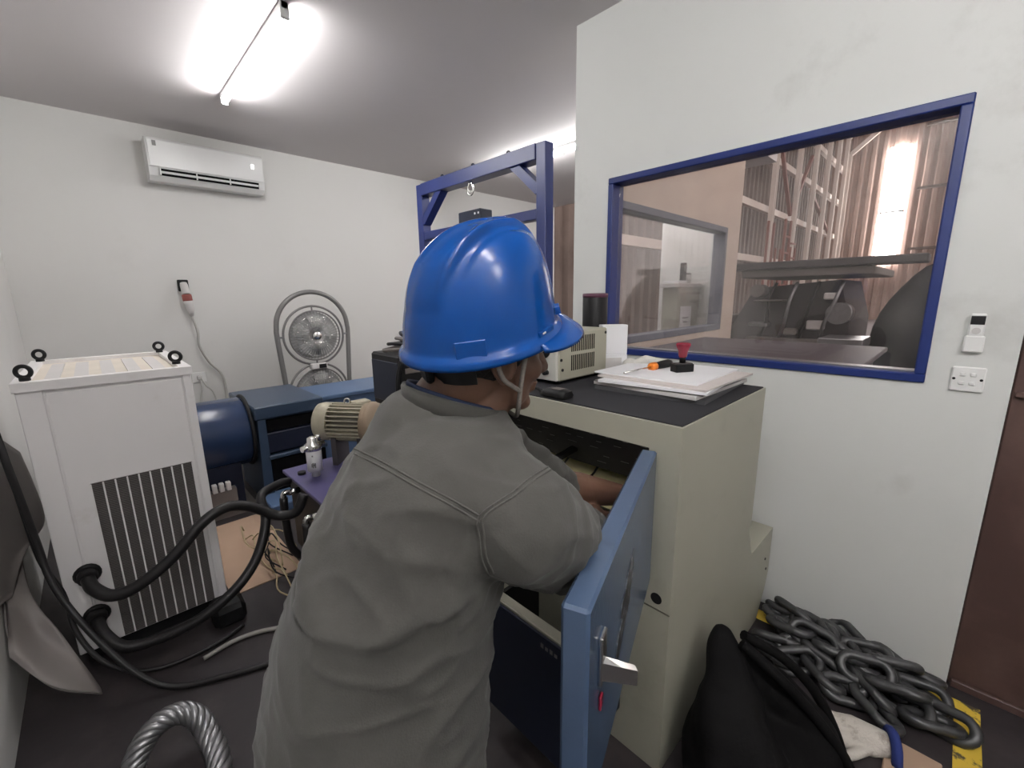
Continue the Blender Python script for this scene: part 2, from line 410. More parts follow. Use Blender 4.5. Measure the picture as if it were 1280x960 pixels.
# machinery outside the window
r = thing('press_machine', 'large dark machine with a flat overhanging top outside the window', 'machine', (6.2,1.1,-0.1))
MB().prism([(0.78,-0.1),(1.95,-0.1),(1.95,1.05),(1.70,1.55),(0.90,1.62),(0.78,1.2)], 5.6, 6.9, 0).build('body', MACH, r)
Bx((5.35,0.62,1.66), (7.1,1.78,1.74), 0.01).build('top_plate', MACHG, r)
Bx((5.30,0.25,1.745), (5.60,1.96,1.82), 0.01).build('cross_beam', MACH, r)
Bx((5.5,0.95,0.92), (5.62,1.72,1.0), 0.01).build('front_rail', MACHG, r)
Bx((5.46,1.0,0.3), (5.60,1.6,0.88), 0.01).build('front_cover', MACHG, r)
MB().cyl((5.45,0.86,1.28), (5.65,0.86,1.28), 0.11).build('wheel', STEEL, r)
MB().cyl((5.40,1.62,1.52), (5.62,1.62,1.52), 0.07).build('wheel', MACHG, r)
for k, (y, z, w_, h_, m_) in enumerate(((0.98,1.10,0.16,0.10,PAPERG),(1.22,1.04,0.12,0.07,MACHG),(1.5,1.12,0.20,0.05,STEEL),(0.90,1.42,0.10,0.07,PAPERG),(1.75,0.70,0.12,0.14,PAPERG),(1.35,1.40,0.3,0.02,MACHG))):
    Bx((5.50-0.02*k,y,z), (5.60,y+w_,z+h_), 0.012).build('bracket', m_, r)
for k in range(4):
    MB().tube([(5.52,0.86+0.2*k,1.60),(5.44,0.90+0.2*k,1.40),(5.48,0.98+0.18*k,1.15),(5.56,1.0+0.2*k,1.0)], 0.018, 8, sub=5).build('hydraulic_line', RUBBER if k % 2 else STEEL, r)
for k in range(6):
    yy = 0.58+0.015*random.random(); z = 0.40+k*0.115
    tag(Bx((5.0+0.05*random.random(),yy,z), (5.55,yy+0.30+0.05*random.random(),z+0.085), 0.006).build('steel_billet', STEEL if k % 2 else MACHG, None),
        'stacked steel slab beside the dark machine, number %s from the bottom' % ('one','two','three','four','five','six')[k], 'slab', 'slabs stacked beside the dark machine')
r = thing('slab_pallet', 'low dark pallet under the stacked steel slabs', 'pallet', (5.3,0.65,-0.1))
for yy in (0.57, 0.70, 0.86): Bx((5.0,yy,-0.105), (5.6,yy+0.06,0.34)).build('bearer', MACH, r)
Bx((4.98,0.56,0.34), (5.59,0.95,0.40)).build('deck', MACH, r)
def lump(c, rad, seed, amp=0.18, nu=28, nv=18):
    rnd = random.Random(seed); ph = [(rnd.uniform(1.5,5), rnd.uniform(1.5,5), rnd.uniform(0,6)) for _ in range(5)]
    mb = MB(); R = []
    for i in range(nv+1):
        th = PI*i/nv; ring = []
        for k in range(nu):
            a = 2*PI*k/nu; q = max(math.sin(th), 1e-3)
            s_ = 1+amp*sum(math.sin(p[0]*a//1*0+round(p[0])*a+p[1]*th+p[2]) for p in ph)/5
            ring.append((c[0]+rad[0]*q*math.cos(a)*s_, c[1]+rad[1]*q*math.sin(a)*s_, max(c[2]-rad[2]*math.cos(th)*s_, c[2]-rad[2]*0.9)))
        R.append(ring)
    return mb.loft(R, True)
tag(lump((6.05,0.12,0.78),(0.40,0.54,0.98),3,0.16).build('tarp_heap', BLACK, None), 'rounded black tarpaulin heap by the window edge outside', 'tarpaulin')
r = thing('steel_trough', 'long dark steel trough outside beside the beige wall', 'trough', (6.0,2.0,-0.1))
MB().box((5.4,2.0,-0.1),(8.0,2.04,1.02)).box((5.4,2.5,-0.1),(8.0,2.56,1.02)).box((5.4,2.04,-0.1),(5.46,2.5,1.02)).box((5.46,2.04,0.6),(8.0,2.5,0.66)).build('body', MACH, r)
Bx((5.38,1.98,1.02), (8.02,2.06,1.06)).build('rim', MACHG, r)
tag(Bx((6.0,2.06,0.66), (6.5,2.45,1.22), 0.01).build('steel_bin', MACHG, None), 'grey steel bin standing in the dark trough', 'bin')
r = thing('outdoor_bench', 'dusky purple steel bench right outside the window', 'bench', (2.8,0.8,-0.1))
Bx((2.36,0.30,1.105), (3.75,1.50,1.135), 0.006).build('top', LEDGE, r)
for x in (2.42, 3.65):
    for y in (0.36, 1.40): Bx((x,y,-0.105), (x+0.05,y+0.05,1.105)).build('leg', LEDGE, r)

# far cabinet seen through both windows
r = thing('far_cabinet', 'beige cabinet with a white notice, seen through the second window', 'cabinet', (4.2,2.1,0))
Bx((4.06,1.90,0), (4.54,2.06,1.56), 0.006).build('body', CAB, r)
Bx((4.12,1.892,0.9), (4.36,1.898,1.38)).build('notice', PAPER, r)
nl = MB()
for z, a, b in ((1.26,4.17,4.29),(1.22,4.19,4.27),(1.12,4.14,4.32),(1.08,4.16,4.30),(0.99,4.20,4.26)): nl.box((a,1.8895,z),(b,1.892,z+0.012))
nl.build('notice_print', GREYM, r)
Bx((4.04,1.88,1.56), (4.55,2.08,1.60), 0.005).build('top', PAPERG, r)
tag(Bx((4.06,1.90,1.60), (4.24,2.05,1.625), 0.004).build('paper_pile', PAPER, None), 'flat white papers on the far cabinet', 'paper')
r = thing('desk_phone', 'small dark device upright on the far cabinet', 'device', (4.31,1.98,1.60))
Bx((4.28,1.96,1.60), (4.35,2.0,1.80), 0.006).build('body', BLACK, r)
Bx((4.29,1.956,1.72), (4.34,1.961,1.78)).build('screen', GREYM, r)
for i in range(3):
    x = 4.42+i*0.045
    rr = thing('jar', 'small jar on the far cabinet, %s of three' % ('left','middle','right')[i], 'jar', (x,2.0,1.60), group='jars on the far cabinet')
    MB().cyl((x,2.0,1.60),(x,2.0,1.69),0.017,14).build('body', PAPERG, rr)
    MB().cyl((x,2.0,1.69),(x,2.0,1.71),0.013,14).build('lid', MACHG, rr)

# ================================================================== CEILING LIGHTS
def ceiling_light(x, y0, y1, label):
    r = thing('ceiling_light', label, 'light', (x,(y0+y1)/2,ZC), group='ceiling tube lights')
    Bx((x-0.02,y0-0.02,ZC-0.035), (x+0.02,y1+0.02,ZC), 0.004).build('housing', WHITE, r)
    MB().cyl((x+0.0,y0,ZC-0.052), (x+0.0,y1,ZC-0.052), 0.018, 14).build('tube', emit('tube_glow', (1.0, 0.99, 0.98), TUBE), r)
    for y in (y0-0.02, y1):
        Bx((x-0.022,y,ZC-0.075), (x+0.022,y+0.02,ZC), 0.004).build('end_cap', WHITE, r)
ceiling_light(0.93, 2.58, 3.90, 'lit tube light on the ceiling in front of the air conditioner')
ceiling_light(3.62, 2.66, 3.95, 'lit tube light seen behind the blue gantry beam')
ceiling_light(0.0, -0.75, 0.55, 'added unseen fill tube on the ceiling above the viewer')  # unseen tube, added to fill the near part of the room
ceiling_light(0.0, -2.40, -1.10, 'added unseen fill tube on the ceiling behind the viewer')  # second unseen tube, added as fill from behind the camera
ceiling_light(3.62, 1.76, 2.58, 'short added unseen fill tube above the far cabinet')  # unseen tube, added to brighten the far cabinet

# ================================================================== AIR CONDITIONER, SOCKETS
r = thing('air_conditioner', 'white split air conditioner high on the back wall', 'air conditioner', (0.96,YB,2.50))
x0, x1 = 0.53, 1.39
pr = [(5.008,2.83),(4.84,2.83),(4.812,2.81),(4.806,2.60),(4.83,2.53),(4.87,2.495),(5.008,2.50)]
MB().prism(pr, x0, x1, 0).build('body', WHITE, r)
MB().prism([(4.806,2.815),(4.797,2.80),(4.797,2.60),(4.802,2.595)], x0+0.012, x1-0.012, 0).build('front_panel', WHITE, r)
MB().prism([(4.803,2.585),(4.8,2.58),(4.815,2.535),(4.825,2.535)], x0+0.07, x1-0.05, 0).build('outlet_slot', DARK, r)
MB().prism([(4.806,2.568),(4.800,2.566),(4.808,2.550),(4.814,2.551)], x0+0.075, x1-0.055, 0).build('flap', WHITE, r)
for x in (x0+0.07, x0+0.32, x0+0.57, x1-0.052): Bx((x,4.797,2.535), (x+0.008,4.815,2.59)).build('flap_hinge', WHITE, r)
Bx((x0+0.045,4.793,2.755), (x0+0.07,4.797,2.795)).build('sticker', GREYM, r)
g = MB(); g.box((x1-0.10,4.7935,2.70),(x1-0.095,4.797,2.735)).box((x1-0.085,4.7935,2.70),(x1-0.08,4.797,2.735)).box((x1-0.10,4.7935,2.732),(x1-0.08,4.797,2.737))
g.build('display_mark', emit('display', (1,1,1), 1.5), r)

r = thing('industrial_plug', 'grey and red industrial plug in a black wall inlet', 'plug', (0.655,YB,1.62))
Bx((0.615,4.975,1.585), (0.695,5.008,1.69), 0.006).build('inlet_plate', BLACK, r)
MB().lathe([(0.026,0),(0.030,0.02),(0.033,0.10),(0.030,0.11)], (0.655,4.965,1.66), (0.05,-0.35,-1), 18).build('plug_top', PAPERG, r)
MB().lathe([(0.036,0),(0.038,0.01),(0.038,0.05),(0.034,0.06)], (0.66,4.93,1.555), (0.05,-0.1,-1), 18).build('red_collar', REDB, r)
MB().lathe([(0.036,0),(0.037,0.03),(0.030,0.08),(0.014,0.14)], (0.664,4.924,1.50), (0.08,0.0,-1), 18).build('plug_body', PAPERG, r)
MB().tube([(0.675,4.924,1.37),(0.70,4.93,1.22),(0.70,4.95,1.08),(0.76,4.96,0.92),(0.84,4.97,0.80),(0.86,4.97,0.66),(0.86,4.96,0.4),(0.9,4.9,0.05)], 0.011, 8, sub=6).build('cable', CABLEW, r)
r = thing('wall_socket', 'small white wall socket low on the back wall', 'socket', (0.665,YB,0.77))
Bx((0.61,4.998,0.73), (0.72,5.009,0.83), 0.004).build('plate', WHITE, r)
Bx((0.645,4.965,0.755), (0.685,4.998,0.80), 0.006).build('plug', PAPERG, r)
MB().tube([(0.665,4.965,0.77),(0.665,4.94,0.68),(0.64,4.95,0.5),(0.66,4.9,0.02)], 0.006, 8, sub=5).build('cord', CABLEW, r)
MB().tube([(0.675,4.965,0.775),(0.70,4.94,0.70),(0.76,4.95,0.58),(0.8,4.9,0.02)], 0.006, 8, sub=5).build('cord', CABLEW, r)

# ================================================================== CHILLER
r = thing('chiller_unit', 'tall white chiller cabinet with a dark vent grille', 'chiller', (0.02,2.8,0))
X0, X1, Y0, Y1, H = -0.24, 0.285, 2.36, 3.22, 1.215
Bx((X0,Y0+0.006,0.06), (X1,Y1,H-0.03), 0.006).build('body', OFFW, r)
Bx((X0+0.075,Y0,0.08), (X1-0.035,Y0+0.02,H-0.05), 0.003).build('front_panel', OFFW, r)
Bx((X0,Y0-0.002,0.06), (X0+0.070,Y0+0.02,H-0.03), 0.003).build('corner_post', OFFW, r)
Bx((X1-0.031,Y0-0.002,0.06), (X1,Y0+0.02,H-0.03), 0.003).build('corner_post', OFFW, r)
t = MB(); e = 0.035
for lo, hi in (((X0-0.006,Y0-0.012,H-0.035),(X1+0.006,Y0+e,H)),((X0-0.006,Y1-e,H-0.035),(X1+0.006,Y1+0.006,H)),((X0-0.006,Y0+e,H-0.035),(X0+e,Y1-e,H)),((X1-e,Y0+e,H-0.035),(X1+0.006,Y1-e,H))): t.box(lo, hi)
t.build('top_rim', OFFW, r)
Bx((X0+e,Y0+e,H-0.03), (X1-e,Y1-e,H-0.018)).build('top_tray', CREAM, r)
for k in range(5):
    xx = X0+0.07+k*0.085
    Bx((xx,Y0+0.12,H-0.018), (xx+0.045,Y1-0.12,H-0.014)).build('tray_vent', PAPERG, r)
Bx((X0+0.02,Y0+0.03,0.0), (X1-0.02,Y1-0.03,0.06)).build('plinth', BLACK, r)
gx0, gx1, gz0, gz1 = -0.10, 0.235, 0.075, 0.78
Bx((gx0,Y0-0.004,gz0), (gx1,Y0+0.001,gz1)).build('grille_backing', GREYD, r)
for k in range(10):
    xx = gx0+(gx1-gx0)*k/9
    Bx((xx-0.0028,Y0-0.012,gz0), (xx+0.0028,Y0-0.003,gz1)).build('grille_bar', OFFW, r)
sm = MB(); nn = 92
for k in range(nn+1):
    z = gz0+(gz1-gz0)*k/nn
    sm.box((gx0,Y0-0.0085,z-0.0014), (gx1,Y0-0.004,z+0.0014))
o = sm.build('grille_slats', mat('grille_slat', (0.16, 0.145, 0.14), 0.6), r); o['kind'] = 'stuff'
for (bx, by) in ((X0+0.03,Y0+0.05),(X1-0.03,Y0+0.14),(X0+0.03,Y1-0.06),(X1-0.03,Y1-0.06)):
    eb = MB().cyl((bx,by,H), (bx,by,H+0.014), 0.016, 12).torus((bx,by,H+0.034), (0.35,1,0), 0.021, 0.0075)
    eb.build('eye_bolt', BLACK, r)
for z in (0.395, 0.205):
    MB().cyl((-0.165,Y0,z+0.012), (-0.165,Y0-0.055,z+0.012), 0.034, 18, 0.030).build('hose_port', RUBBER, r)
    MB().lathe([(0.042,0),(0.044,0.008),(0.034,0.016)], (-0.165,Y0-0.001,z+0.012), (0,-1,0), 18).build('port_gasket', BLACK, r)
Bx((0.20,2.18,0.0), (0.33,2.33,0.10), 0.02).build('foot_block', BLACK, r)
tag(MB().tube([(-0.165,2.31,0.405),(-0.150,2.25,0.385),(-0.10,2.20,0.355),(-0.02,2.18,0.37),(0.10,2.18,0.44),(0.21,2.2,0.535),(0.30,2.22,0.57),(0.38,2.24,0.55),(0.46,2.26,0.49),(0.53,2.24,0.44),(0.60,2.2,0.45),(0.645,2.2,0.53)], 0.0235, 12, sub=6).build('coolant_hose', RUBBER, None),
    'thick black hose arching from the upper chiller port', 'hose')
tag(MB().tube([(-0.165,2.31,0.215),(-0.15,2.24,0.18),(-0.10,2.18,0.13),(0.0,2.15,0.12),(0.13,2.12,0.145),(0.27,2.12,0.205),(0.37,2.16,0.27),(0.44,2.22,0.35),(0.48,2.28,0.44),(0.49,2.36,0.52),(0.6,2.45,0.52),(0.66,2.5,0.5)], 0.0225, 12, sub=6).build('coolant_hose', RUBBER, None),
    'thick black hose sagging low from the lower chiller port', 'hose')
tag(MB().tube([(-0.30,2.62,1.24),(-0.315,2.42,1.16),(-0.30,2.34,0.98),(-0.285,2.32,0.80),(-0.27,2.30,0.62),(-0.25,2.25,0.45),(-0.18,2.15,0.27),(-0.08,2.03,0.10),(0.02,1.95,0.02),(0.18,1.87,0.012),(0.36,1.80,0.012),(0.55,1.75,0.012)], 0.0115, 10, sub=6).build('power_cable', RUBBER, None),
    'black cable running down the chiller edge and over the floor', 'cable')
tag(MB().tube([(-0.29,2.335,0.80),(-0.275,2.31,0.55),(-0.235,2.27,0.40),(-0.22,2.22,0.25),(-0.17,2.16,0.13),(-0.09,2.12,0.05),(0.03,2.1,0.012),(0.2,2.1,0.012),(0.3,2.14,0.012)], 0.009, 8, sub=6).build('thin_cable', RUBBER, None),
    'thin black cable looping in front of the chiller foot', 'cable')
tag(MB().tube([(0.13,2.04,0.012),(0.24,2.06,0.012),(0.34,2.04,0.012),(0.46,1.98,0.012),(0.7,1.9,0.012)], 0.0095, 8, sub=6).build('grey_cable', GREYC, None),
    'pale grey cable lying across the floor toward the man', 'cable')

# hanging tarp by the left wall
def sheet(name, rows, th, m, label, cat, sub=6, parent=None):
    R = [spline([V(p) for p in row], sub) for row in rows]
    C = [spline([R[i][j] for i in range(len(R))], sub) for j in range(len(R[0]))]
    nu, nv = len(C), len(C[0]); mb = MB()
    vv = []; 
    def nrm(i, j):
        a = C[min(i+1,nu-1)][j]-C[max(i-1,0)][j]; b = C[i][min(j+1,nv-1)]-C[i][max(j-1,0)]
        n = a.cross(b); return n.normalized() if n.length > 1e-9 else V((0,0,1))
    for s_ in (0, 1):
        for i in range(nu):
            for j in range(nv): vv.append(C[i][j]+nrm(i,j)*th*(s_-0.5))
    ff = []; K = nu*nv
    for i in range(nu-1):
        for j in range(nv-1):
            a = i*nv+j
            ff.append((a,a+1,a+nv+1,a+nv)); ff.append((K+a,K+a+nv,K+a+nv+1,K+a+1))
    for i in range(nu-1):
        for j in (0, nv-1):
            a = i*nv+j; ff.append((a,a+nv,K+a+nv,K+a))
    for j in range(nv-1):
        for i in (0, nu-1):
            a = i*nv+j; ff.append((a,a+1,K+a+1,K+a))
    mb.add(vv, ff, True)
    o = mb.build(name, m, parent)
    return tag(o, label, cat) if label else o
sheet('hanging_tarp', [
    [(-0.39,2.80,0.99),(-0.375,2.95,0.90),(-0.345,3.10,0.79)],
    [(-0.387,2.66,0.82),(-0.355,2.88,0.70),(-0.32,3.06,0.60)],
    [(-0.39,2.45,0.67),(-0.335,2.66,0.56),(-0.30,2.88,0.49)],
    [(-0.39,2.27,0.555),(-0.365,2.44,0.515),(-0.335,2.52,0.50)],
    [(-0.392,2.22,0.45),(-0.385,2.32,0.42),(-0.375,2.38,0.40)]], 0.006, TARP,
    'stiff grey tarp flap wedged between left wall and chiller', 'tarp')
sheet('fallen_tarp', [
    [(-0.392,2.49,0.60),(-0.375,2.54,0.58),(-0.352,2.60,0.56)],
    [(-0.392,2.40,0.43),(-0.362,2.41,0.39),(-0.335,2.43,0.37)],
    [(-0.392,2.30,0.335),(-0.335,2.32,0.25),(-0.265,2.285,0.225)],
    [(-0.392,2.26,0.275),(-0.305,2.16,0.16),(-0.195,2.15,0.05)],
    [(-0.392,2.24,0.24),(-0.30,2.12,0.13),(-0.185,2.12,0.012)]], 0.008, TARP,
    'lower tarp flap curling out onto the floor at the chiller foot', 'tarp')
r = thing('wall_bracket', 'grey metal bracket on the left wall above the tarp', 'bracket', (-0.39,2.3,1.1))
MB().prism([(2.15,1.20),(2.45,1.22),(2.42,1.06),(2.30,0.98)], -0.395, -0.36, 0).build('plate', MACHG, r)
MB().bar((-0.36,2.5,1.20), (-0.30,2.42,1.31), 0.02, 0.03).build('arm', GREYM, r)

# ================================================================== BLUE MACHINE GROUP
r = thing('blue_motor', 'large dark blue cylindrical motor behind the chiller', 'motor', (0.45,3.62,0))
MB().lathe([(0.20,0),(0.245,0.01),(0.25,0.03),(0.25,0.45),(0.245,0.46)], (0.24,3.62,0.55), (1,0,0), 40).build('body', mat('motor_blue', (0.020, 0.036, 0.085), 0.25, var=0.1, vscale=4), r)
MB().torus((0.71,3.62,0.55), (1,0,0), 0.255, 0.013, 48).build('end_ring', BLACK, r)
for y in (3.45, 3.75): Bx((0.30,y,0), (0.62,y+0.05,0.36)).build('foot', NAVY, r)
Bx((0.26,3.40,0.0), (0.68,3.84,0.04)).build('base_plate', MACHG, r)
for k in range(3): Bx((0.42+0.04*k,3.36,0.21), (0.448+0.04*k,3.40,0.27), 0.004).build('terminal_block', PAPERG, r)
Bx((0.38,3.38,0.04), (0.56,3.44,0.21)).build('terminal_post', MACHG, r)
r = thing('gearbox_housing', 'boxy dark blue steel housing left of the standing fan', 'machine', (0.98,3.75,0))
MB().prism([(0.74,0.0),(1.19,0.0),(1.19,0.745),(0.74,0.745)], 3.42, 4.05, 1).build('body', BLUED, r)
Bx((0.725,3.36,0.66), (1.205,4.12,0.755), 0.008).build('top_cover', BLUED, r)
MB().prism([(0.72,0.0),(0.79,0.0),(0.79,0.66),(0.74,0.66)], 3.36, 3.42, 1).build('side_plate', BLUED, r)
Bx((0.80,3.385,0.56), (1.185,3.42,0.64)).build('slot', DARK, r)
Bx((0.78,3.37,0.40), (1.20,3.42,0.55), 0.006).build('front_plate', NAVY, r)
Bx((0.78,3.35,0.355), (1.20,3.42,0.385), 0.005).build('ledge', BLUED, r)
Bx((0.80,3.38,0.08), (1.19,3.42,0.34)).build('lower_slot', DARK, r)
Bx((0.70,3.12,0.0), (0.90,3.40,0.10), 0.006).build('foot_bracket', BLUEB, r)
r = thing('machine_bed', 'light blue machine bed running behind the geared motor', 'machine', (1.7,3.75,0))
Bx((1.21,3.50,0), (2.08,3.95,0.70), 0.008).build('bed', BLUEB, r)
Bx((1.21,3.46,0.70), (2.08,3.99,0.735), 0.006).build('top_plate', BLUEB, r)

r = thing('hydraulic_tank', 'black hydraulic tank with a purple top plate', 'tank', (0.98,2.3,0))
Bx((0.70,2.0,0.05), (1.28,2.62,0.50), 0.006).build('body', BLACK, r)
Bx((0.675,1.97,0.50), (1.30,2.65,0.52), 0.003).build('top_plate', PURP, r)
for x in (0.74, 1.2):
    for y in (2.04, 2.54): Bx((x,y,0), (x+0.05,y+0.05,0.05)).build('foot', BLACK, r)
for (y, z) in ((2.46,0.45),(2.12,0.43)):
    MB().cyl((0.70,y,z), (0.645,y,z), 0.017, 14).build('fitting', CHROME, r)
    MB().tube([(0.655,y,z),(0.62,y,z+0.005),(0.615,y,z-0.03)], 0.015, 12, sub=4).build('elbow', CHROME, r)
    MB().tube([(0.615,y,z-0.02),(0.61,y-0.01,z-0.15),(0.615,y-0.03,z-0.30),(0.66,y-0.02,0.06)], 0.021, 12, sub=5).build('drop_hose', RUBBER, r)
MB().cyl((0.735,2.50,0.52), (0.735,2.50,0.535), 0.022, 14).build('filler_cap', BLACK, r)
r = thing('oil_filter', 'white and chrome oil filter standing on the purple plate', 'filter', (0.785,2.42,0.52))
MB().lathe([(0.022,0),(0.022,0.03),(0.040,0.035),(0.041,0.15),(0.038,0.155)], (0.785,2.42,0.52), (0,0,1), 22).build('canister', WHITE, r)
MB().lathe([(0.044,0.155),(0.046,0.165),(0.046,0.19),(0.03,0.20),(0.028,0.225),(0.015,0.23)], (0.785,2.42,0.52), (0,0,1), 22).build('head', CHROME, r)
MB().cyl((0.72,2.40,0.695), (0.85,2.44,0.695), 0.017, 14).build('port', CHROME, r)
MB().cyl((0.815,2.41,0.73), (0.815,2.41,0.76), 0.012, 12).build('valve_stem', CHROME, r)
pm = MB()
for k, (a0, z, hh) in enumerate(((-2.25,0.585,0.02),(-2.10,0.58,0.03),(-1.98,0.59,0.012),(-1.85,0.58,0.028),(-2.1,0.645,0.008))):
    c = V((0.785,2.42,z)); d_ = V((math.cos(a0), math.sin(a0), 0)); s_ = V((-d_.y, d_.x, 0))
    p = c+d_*0.0412
    pm.box((-0.0035,-0.0006,0), (0.0035,0.0006,hh), Matrix.Translation(p) @ Matrix.Rotation(a0+PI/2, 4, 'Z'))
pm.build('printed_marks', GREYM, r)['kind'] = 'stuff'
# geared motor on the tank
r = thing('geared_motor', 'beige finned electric motor with a tan gearbox', 'motor', (1.05,2.45,0.52))
ax = V((0.66,-0.75,-0.03)).normalized(); o0 = V((0.93,2.60,0.775))
MB().lathe([(0.03,-0.045),(0.075,-0.042),(0.107,-0.03),(0.115,0.0),(0.115,0.05),(0.112,0.055)], o0, ax, 32).build('fan_cowl', MOTORG, r)
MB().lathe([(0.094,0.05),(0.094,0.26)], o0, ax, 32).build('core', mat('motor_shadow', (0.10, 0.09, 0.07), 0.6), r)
a_ = ax.orthogonal().normalized(); b_ = ax.cross(a_)
for k in range(26):
    t_ = 2*PI*k/26; d_ = a_*math.cos(t_)+b_*math.sin(t_)
    MB().bar(o0+d_*0.098+ax*0.055, o0+d_*0.098+ax*0.255, 0.0065, 0.036, up=d_).build('fin', MOTORG, r)
MB().lathe([(0.118,0.255),(0.118,0.275),(0.12,0.28),(0.128,0.285),(0.128,0.31),(0.12,0.33),(0.09,0.38),(0.075,0.43),(0.03,0.44)], o0, ax, 32).build('gearbox', MOTORB, r)
for t_ in (0.5, 2.1, 3.6, 5.2):
    d_ = a_*math.cos(t_)+b_*math.sin(t_)
    MB().bar(o0+d_*0.10+ax*0.33, o0+d_*0.072+ax*0.43, 0.012, 0.02, up=d_).build('rib', MOTORB, r)
MB().torus(o0+ax*0.15+V((0,0,0.128)), (0.6,0.8,0), 0.016, 0.005).build('lifting_eye', CHROME, r)
Bx((1.06,2.44,0.845), (1.16,2.52,0.89), 0.006).build('terminal_box', MOTORG, r)
for s_ in (0.08, 0.24):
    c = o0+ax*s_; MB().bar((c.x,c.y,0.521), (c.x,c.y,0.69), 0.16, 0.03, up=ax).build('foot', MACH, r)
MB().cyl((1.10,2.36,0.521), (1.10,2.36,0.65), 0.085, 20).build('pump', BLACK, r)
tag(MB().tube([(1.06,2.06,0.78),(0.97,2.0,0.77),(0.88,1.96,0.71),(0.82,1.95,0.60),(0.80,1.94,0.50),(0.80,1.93,0.34)], 0.021, 12, sub=6).build('hydraulic_hose', RUBBER, None),
    'black hydraulic hose curving down over the purple tank edge', 'hose')
# fan
r = thing('standing_fan', 'grey tubular stand with two round caged fans by the back wall', 'fan', (1.60,4.55,0))
fy = 4.52; fxc, fw = 1.60, 0.345
pts = [(fxc-fw+0.05,fy,0.0),(fxc-fw+0.03,fy,0.6),(fxc-fw,fy,1.12)]
pts += [(fxc-fw*math.cos(a),fy,1.22+0.35*math.sin(a)) for a in [PI*k/10 for k in range(11)]]
pts += [(fxc+fw,fy,1.12),(fxc+fw-0.03,fy,0.6),(fxc+fw-0.05,fy,0.0)]
MB().tube(pts, 0.023, 12, sub=3).build('stand_frame', GREYM, r)
for zc_ in (1.14, 0.56):
    cage = 'fan_cage'
    MB().torus((fxc,fy,zc_), (0,1,0), 0.292, 0.011, 48).build('support_ring', GREYM, r)
    MB().torus((fxc,fy-0.03,zc_), (0,1,0), 0.245, 0.008, 48).build('cage_rim', GREYM, r)
    wires = MB()
    for k in range(48):
        a = 2*PI*k/48
        wires.tube([(fxc+0.03*math.cos(a),fy-0.085,zc_+0.03*math.sin(a)),(fxc+0.15*math.cos(a),fy-0.078,zc_+0.15*math.sin(a)),(fxc+0.245*math.cos(a),fy-0.03,zc_+0.245*math.sin(a))], 0.0022, 5)
    for rr in (0.08,0.14,0.20): wires.torus((fxc,fy-0.078+0.03*(rr/0.245)**3,zc_), (0,1,0), rr, 0.0022, 40, 5)
    o = wires.build('guard_wires', CHROME, r)
    MB().lathe([(0.235,0),(0.235,0.004)], (fxc,fy+0.01,zc_), (0,1,0), 40).build('rear_disc', mat('fan_disc', (0.30, 0.30, 0.295), 0.5, var=0.2, vscale=5), r)
    for k in range(5):
        a = 2*PI*k/5+0.3; ring = []
        bl = MB()
        p = [(0.035,-0.25),(0.20,-0.42),(0.225,-0.1),(0.20,0.32),(0.035,0.22)]
        R = [[(fxc+q*math.cos(a+t_),fy-0.03+0.02*t_+dy,zc_+q*math.sin(a+t_)) for q, t_ in p] for dy in (0,0.004)]
        bl.loft(R, False).build('blade', mat('fan_blade', (0.38, 0.38, 0.37), 0.4), r)
    MB().lathe([(0.045,0),(0.045,0.03),(0.035,0.045),(0.01,0.05)], (fxc,fy-0.05,zc_), (0,-1,0), 24).build('hub', CHROME, r)
    MB().cyl((fxc,fy+0.015,zc_), (fxc,fy+0.15,zc_), 0.07, 24).build('fan_motor', MACHG, r)
    for s_ in (-1, 1): MB().cyl((fxc+s_*0.285,fy,zc_), (fxc+s_*0.34,fy,zc_), 0.010, 10).build('pivot', STEEL, r)
    for s_ in (-1, 1): MB().cyl((fxc,fy,zc_+s_*0.24), (fxc,fy,zc_+s_*0.295), 0.008, 8).build('ring_stay', GREYM, r)
Bx((fxc-0.075,fy-0.05,0.80), (fxc+0.085,fy+0.02,0.86), 0.008).build('switch_box', PAPERG, r)
Bx((fxc+0.0,fy-0.055,0.81), (fxc+0.07,fy-0.049,0.85)).build('switch', BLACK, r)
for s_ in (-1, 1): Bx((fxc+s_*0.30-0.03,fy-0.22,0), (fxc+s_*0.30+0.03,fy+0.22,0.03), 0.006).build('foot', GREYM, r)

# black equipment case with coiled cables
r = thing('case_stand', 'dark steel stand under the black equipment case', 'stand', (1.32,2.3,0))
Bx((1.22,2.0,0.875), (1.60,2.36,0.895), 0.004).build('shelf', NAVY, r)
for x in (1.36, 1.56):
    for y in (2.02, 2.32): Bx((x,y,0), (x+0.03,y+0.03,0.875)).build('leg', NAVY, r)
r = thing('equipment_case', 'black equipment case behind the man under coiled cables', 'case', (1.33,2.18,0.896))
Bx((1.13,2.02,0.896), (1.56,2.34,1.20), 0.012).build('body', BLACK, r)
Bx((1.125,2.035,0.93), (1.131,2.325,1.16), 0.003).build('side_panel', NAVY, r)
Bx((1.16,2.013,1.10), (1.52,2.021,1.13), 0.003).build('trim_strip', MACHG, r)
for k in range(4):
    cx, cy = 1.285+0.02*k, 2.17+0.015*(k % 2); rr = 0.135-0.012*k
    tag(MB().tube([(cx+rr*(1.0+0.1*math.sin(3*a+k))*math.cos(a), cy+rr*0.9*math.sin(a), 1.218+0.026*k+0.006*math.sin(2*a+k)) for a in [2*PI*j/24 for j in range(24)]], 0.010, 8, closed=True).build('cable_coil', BLACK if k % 2 else MACHG, None),
        ('dark cable loop lying on the black case','grey cable loop second up on the black case','black cable loop third up on the black case','small cable loop on top of the pile on the black case')[k], 'cable', 'coiled cables on the black case')
